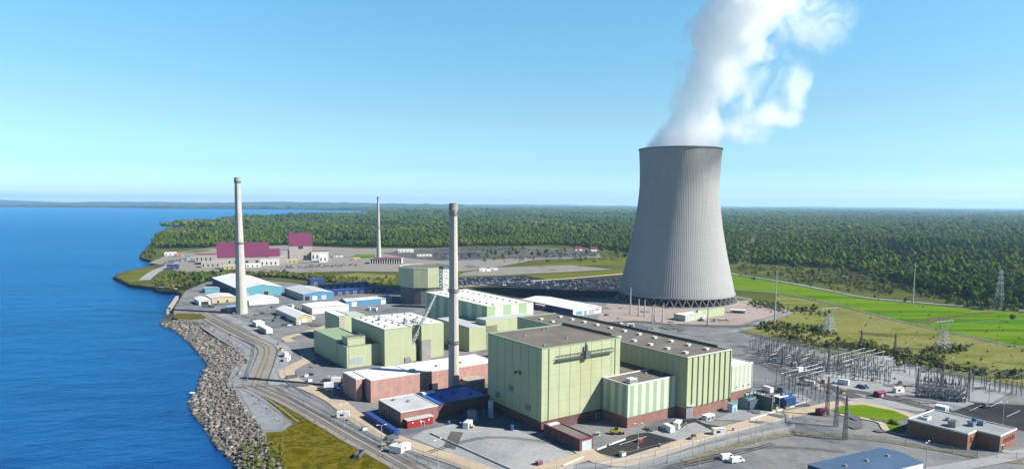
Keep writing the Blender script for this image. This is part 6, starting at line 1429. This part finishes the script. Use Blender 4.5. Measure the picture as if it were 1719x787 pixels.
fence([(1310, 493), (1400, 511.5), (1540, 547), (1719, 586), (1800, 604)], 'dark fence between the bright lawn and the dry field', 1.8, True, 10)
# dark tube drawn as the stack's cast shadow, seawall of the inlet
t = MB(); A, B = g(393, 651), g(478, 647)
tag(MB().tube((A[0], A[1], .35), (B[0], B[1], .35), .35, n=8).build('drain_or_shadow_tube', M['steeldark']), 'dark tube in place of the stack shadow across the shore roads', 'pipe')
for p_, q_, lb in (((282, 528), (298, 504), 'pale concrete sea wall at the mouth of the small inlet'), ((266, 487.5), (296, 491), 'low pale sea wall at the back of the small inlet')):
    A, B = g(*p_, LK), g(*q_, LK); d = B - A; b = MB(); ln = float(np.hypot(d[0], d[1])); b.box(0, ln, -1.2, 1.2, -.8, 4.6); b.box(-.2, ln + .2, -1.5, 1.5, 4.6, 5.1)
    tag(b.build('sea_wall', M['beige'], None, (A[0], A[1], LK), math.atan2(d[1], d[0])), lb, 'sea wall')
# tiny signs and crates of yard clutter
for a, b_, c_, lb in ((520, 640, 'white', 'white crate on the gravel near the tan road bend'), (514, 632, 'offwhite', 'pale crate stacked near the tan road bend'), (470, 578, 'steel', 'gray crate on the inner track by the trailers'), (612, 722, 'white', 'white utility box beside the patrol road below the brick hall'), (662, 748, 'white', 'white utility box below the red entry shed'), (905, 780, 'magenta', 'small magenta box on the concrete yard edge'), (1074, 742, 'red', 'small red box in the asphalt lot'), (1045, 765, 'offwhite', 'pale box on the asphalt lot island')):
    q = g2(a, b_); t = empty('storage_box', (*q, 0), TH, lb, 'box'); bx('body', M[c_], t, -1.2, 1.2, -.9, .9, .15, 1.8); bx('lid', M['steel'], t, -1.3, 1.3, -1., 1., 1.82, 1.95); bx('skid', M['steeldark'], t, -1.1, 1.1, -.8, .8, 0, .14)

CL = []
for nm, lb, cat, mk in (('crate_stack', 'small stack of wooden crates standing in the works yard', 'crates', lambda t: (bx('crate', M['cream'], t, -1.2, 1.2, -1, 1, .1, 1.3), bx('crate', M['wood'], t, -.8, .9, -.8, .7, 1.32, 2.2))),
                        ('drum', 'small upright steel drum standing in the works yard', 'drum', lambda t: (MB().tube((0, 0, 0), (0, 0, 1.5), .6, n=12).build('shell', M['xfmrblue'], t), MB().tube((0, 0, 1.5), (0, 0, 1.56), .64, n=12).build('lid', M['steel'], t))),
                        ('skip_container', 'open dark skip container standing in the works yard', 'skip', lambda t: (MB().box(-3, 3, -1.2, -1.05, .2, 1.9).box(-3, 3, 1.05, 1.2, .2, 1.9).box(-3, -2.85, -1.05, 1.05, .2, 1.9).box(2.85, 3, -1.05, 1.05, .2, 1.9).box(-2.85, 2.85, -1.05, 1.05, .2, .4).build('body', M['steeldark'], t),)),
                        ('cable_reel', 'pale cable reel lying in the works yard', 'reel', lambda t: (MB().tube((0, 0, 0), (0, 0, .15), 1.2, n=14).tube((0, 0, 1.2), (0, 0, 1.35), 1.2, n=14).build('flange', M['cream'], t), MB().tube((0, 0, .15), (0, 0, 1.2), .6, n=12).build('core', M['steeldark'], t))),
                        ('white_cabin', 'small white site cabin standing in the works yard', 'cabin', lambda t: (bx('wall', M['white'], t, -3, 3, -1.3, 1.3, .3, 2.9), bx('roof', M['offwhite'], t, -3.1, 3.1, -1.4, 1.4, 2.92, 3.1), bx('window', M['glass'], t, -1.6, .2, -1.36, -1.31, 1.2, 2.2)))):
    e = empty(nm, (0, 0, 0), 0, lb, cat, nm.replace('_', ' ') + ' group of the works yard'); mk(e); CL.append([e, True])
for (x0, y0, x1, y1, n_) in ((425, 515, 560, 545, 16), (352, 508, 395, 526, 6), (470, 560, 488, 640, 5), (560, 690, 590, 712, 4), (600, 735, 690, 772, 8), (990, 545, 1120, 556, 10), (1110, 728, 1150, 712, 5), (1290, 690, 1330, 670, 6), (1290, 640, 1420, 662, 10), (1440, 640, 1530, 662, 6), (1100, 750, 1290, 712, 5), (560, 500, 660, 522, 8), (900, 545, 935, 548, 3), (1140, 527, 1225, 540, 6), (740, 706, 800, 722, 5), (960, 735, 1010, 728, 2)):
    for k in range(n_):
        f_ = rng.random(); c_ = CL[int(rng.integers(0, 5))]; q = g2(x0 + (x1 - x0) * f_ + rng.normal(0, 3), y0 + (y1 - y0) * (f_ if n_ < 6 else rng.random()) + rng.normal(0, 1)); rz = rng.uniform(0, 3.1)
        if c_[1]: c_[1] = False; c_[0].location = (*q, .1); c_[0].rotation_euler = (0, 0, rz)
        else: dup(c_[0], (*q, .1), rz)

# ------------------------------------------------------------------ air
HZ = 4.2e-5
m = bpy.data.materials.new('air haze'); m.use_nodes = True; tt = m.node_tree; tt.nodes.clear(); o_ = tt.nodes.new('ShaderNodeOutputMaterial'); pv = tt.nodes.new('ShaderNodeVolumePrincipled')
pv.inputs['Color'].default_value = (.42, .72, 1., 1); pv.inputs['Density'].default_value = HZ; pv.inputs['Anisotropy'].default_value = .2; tt.links.new(pv.outputs[0], o_.inputs['Volume'])
hz = MB().box(-43000, 43000, -400, 43000, LK - 2.5, 440).build('haze', m); tag(hz, 'thin blue air between the plant and the horizon', 'haze', kind='stuff')
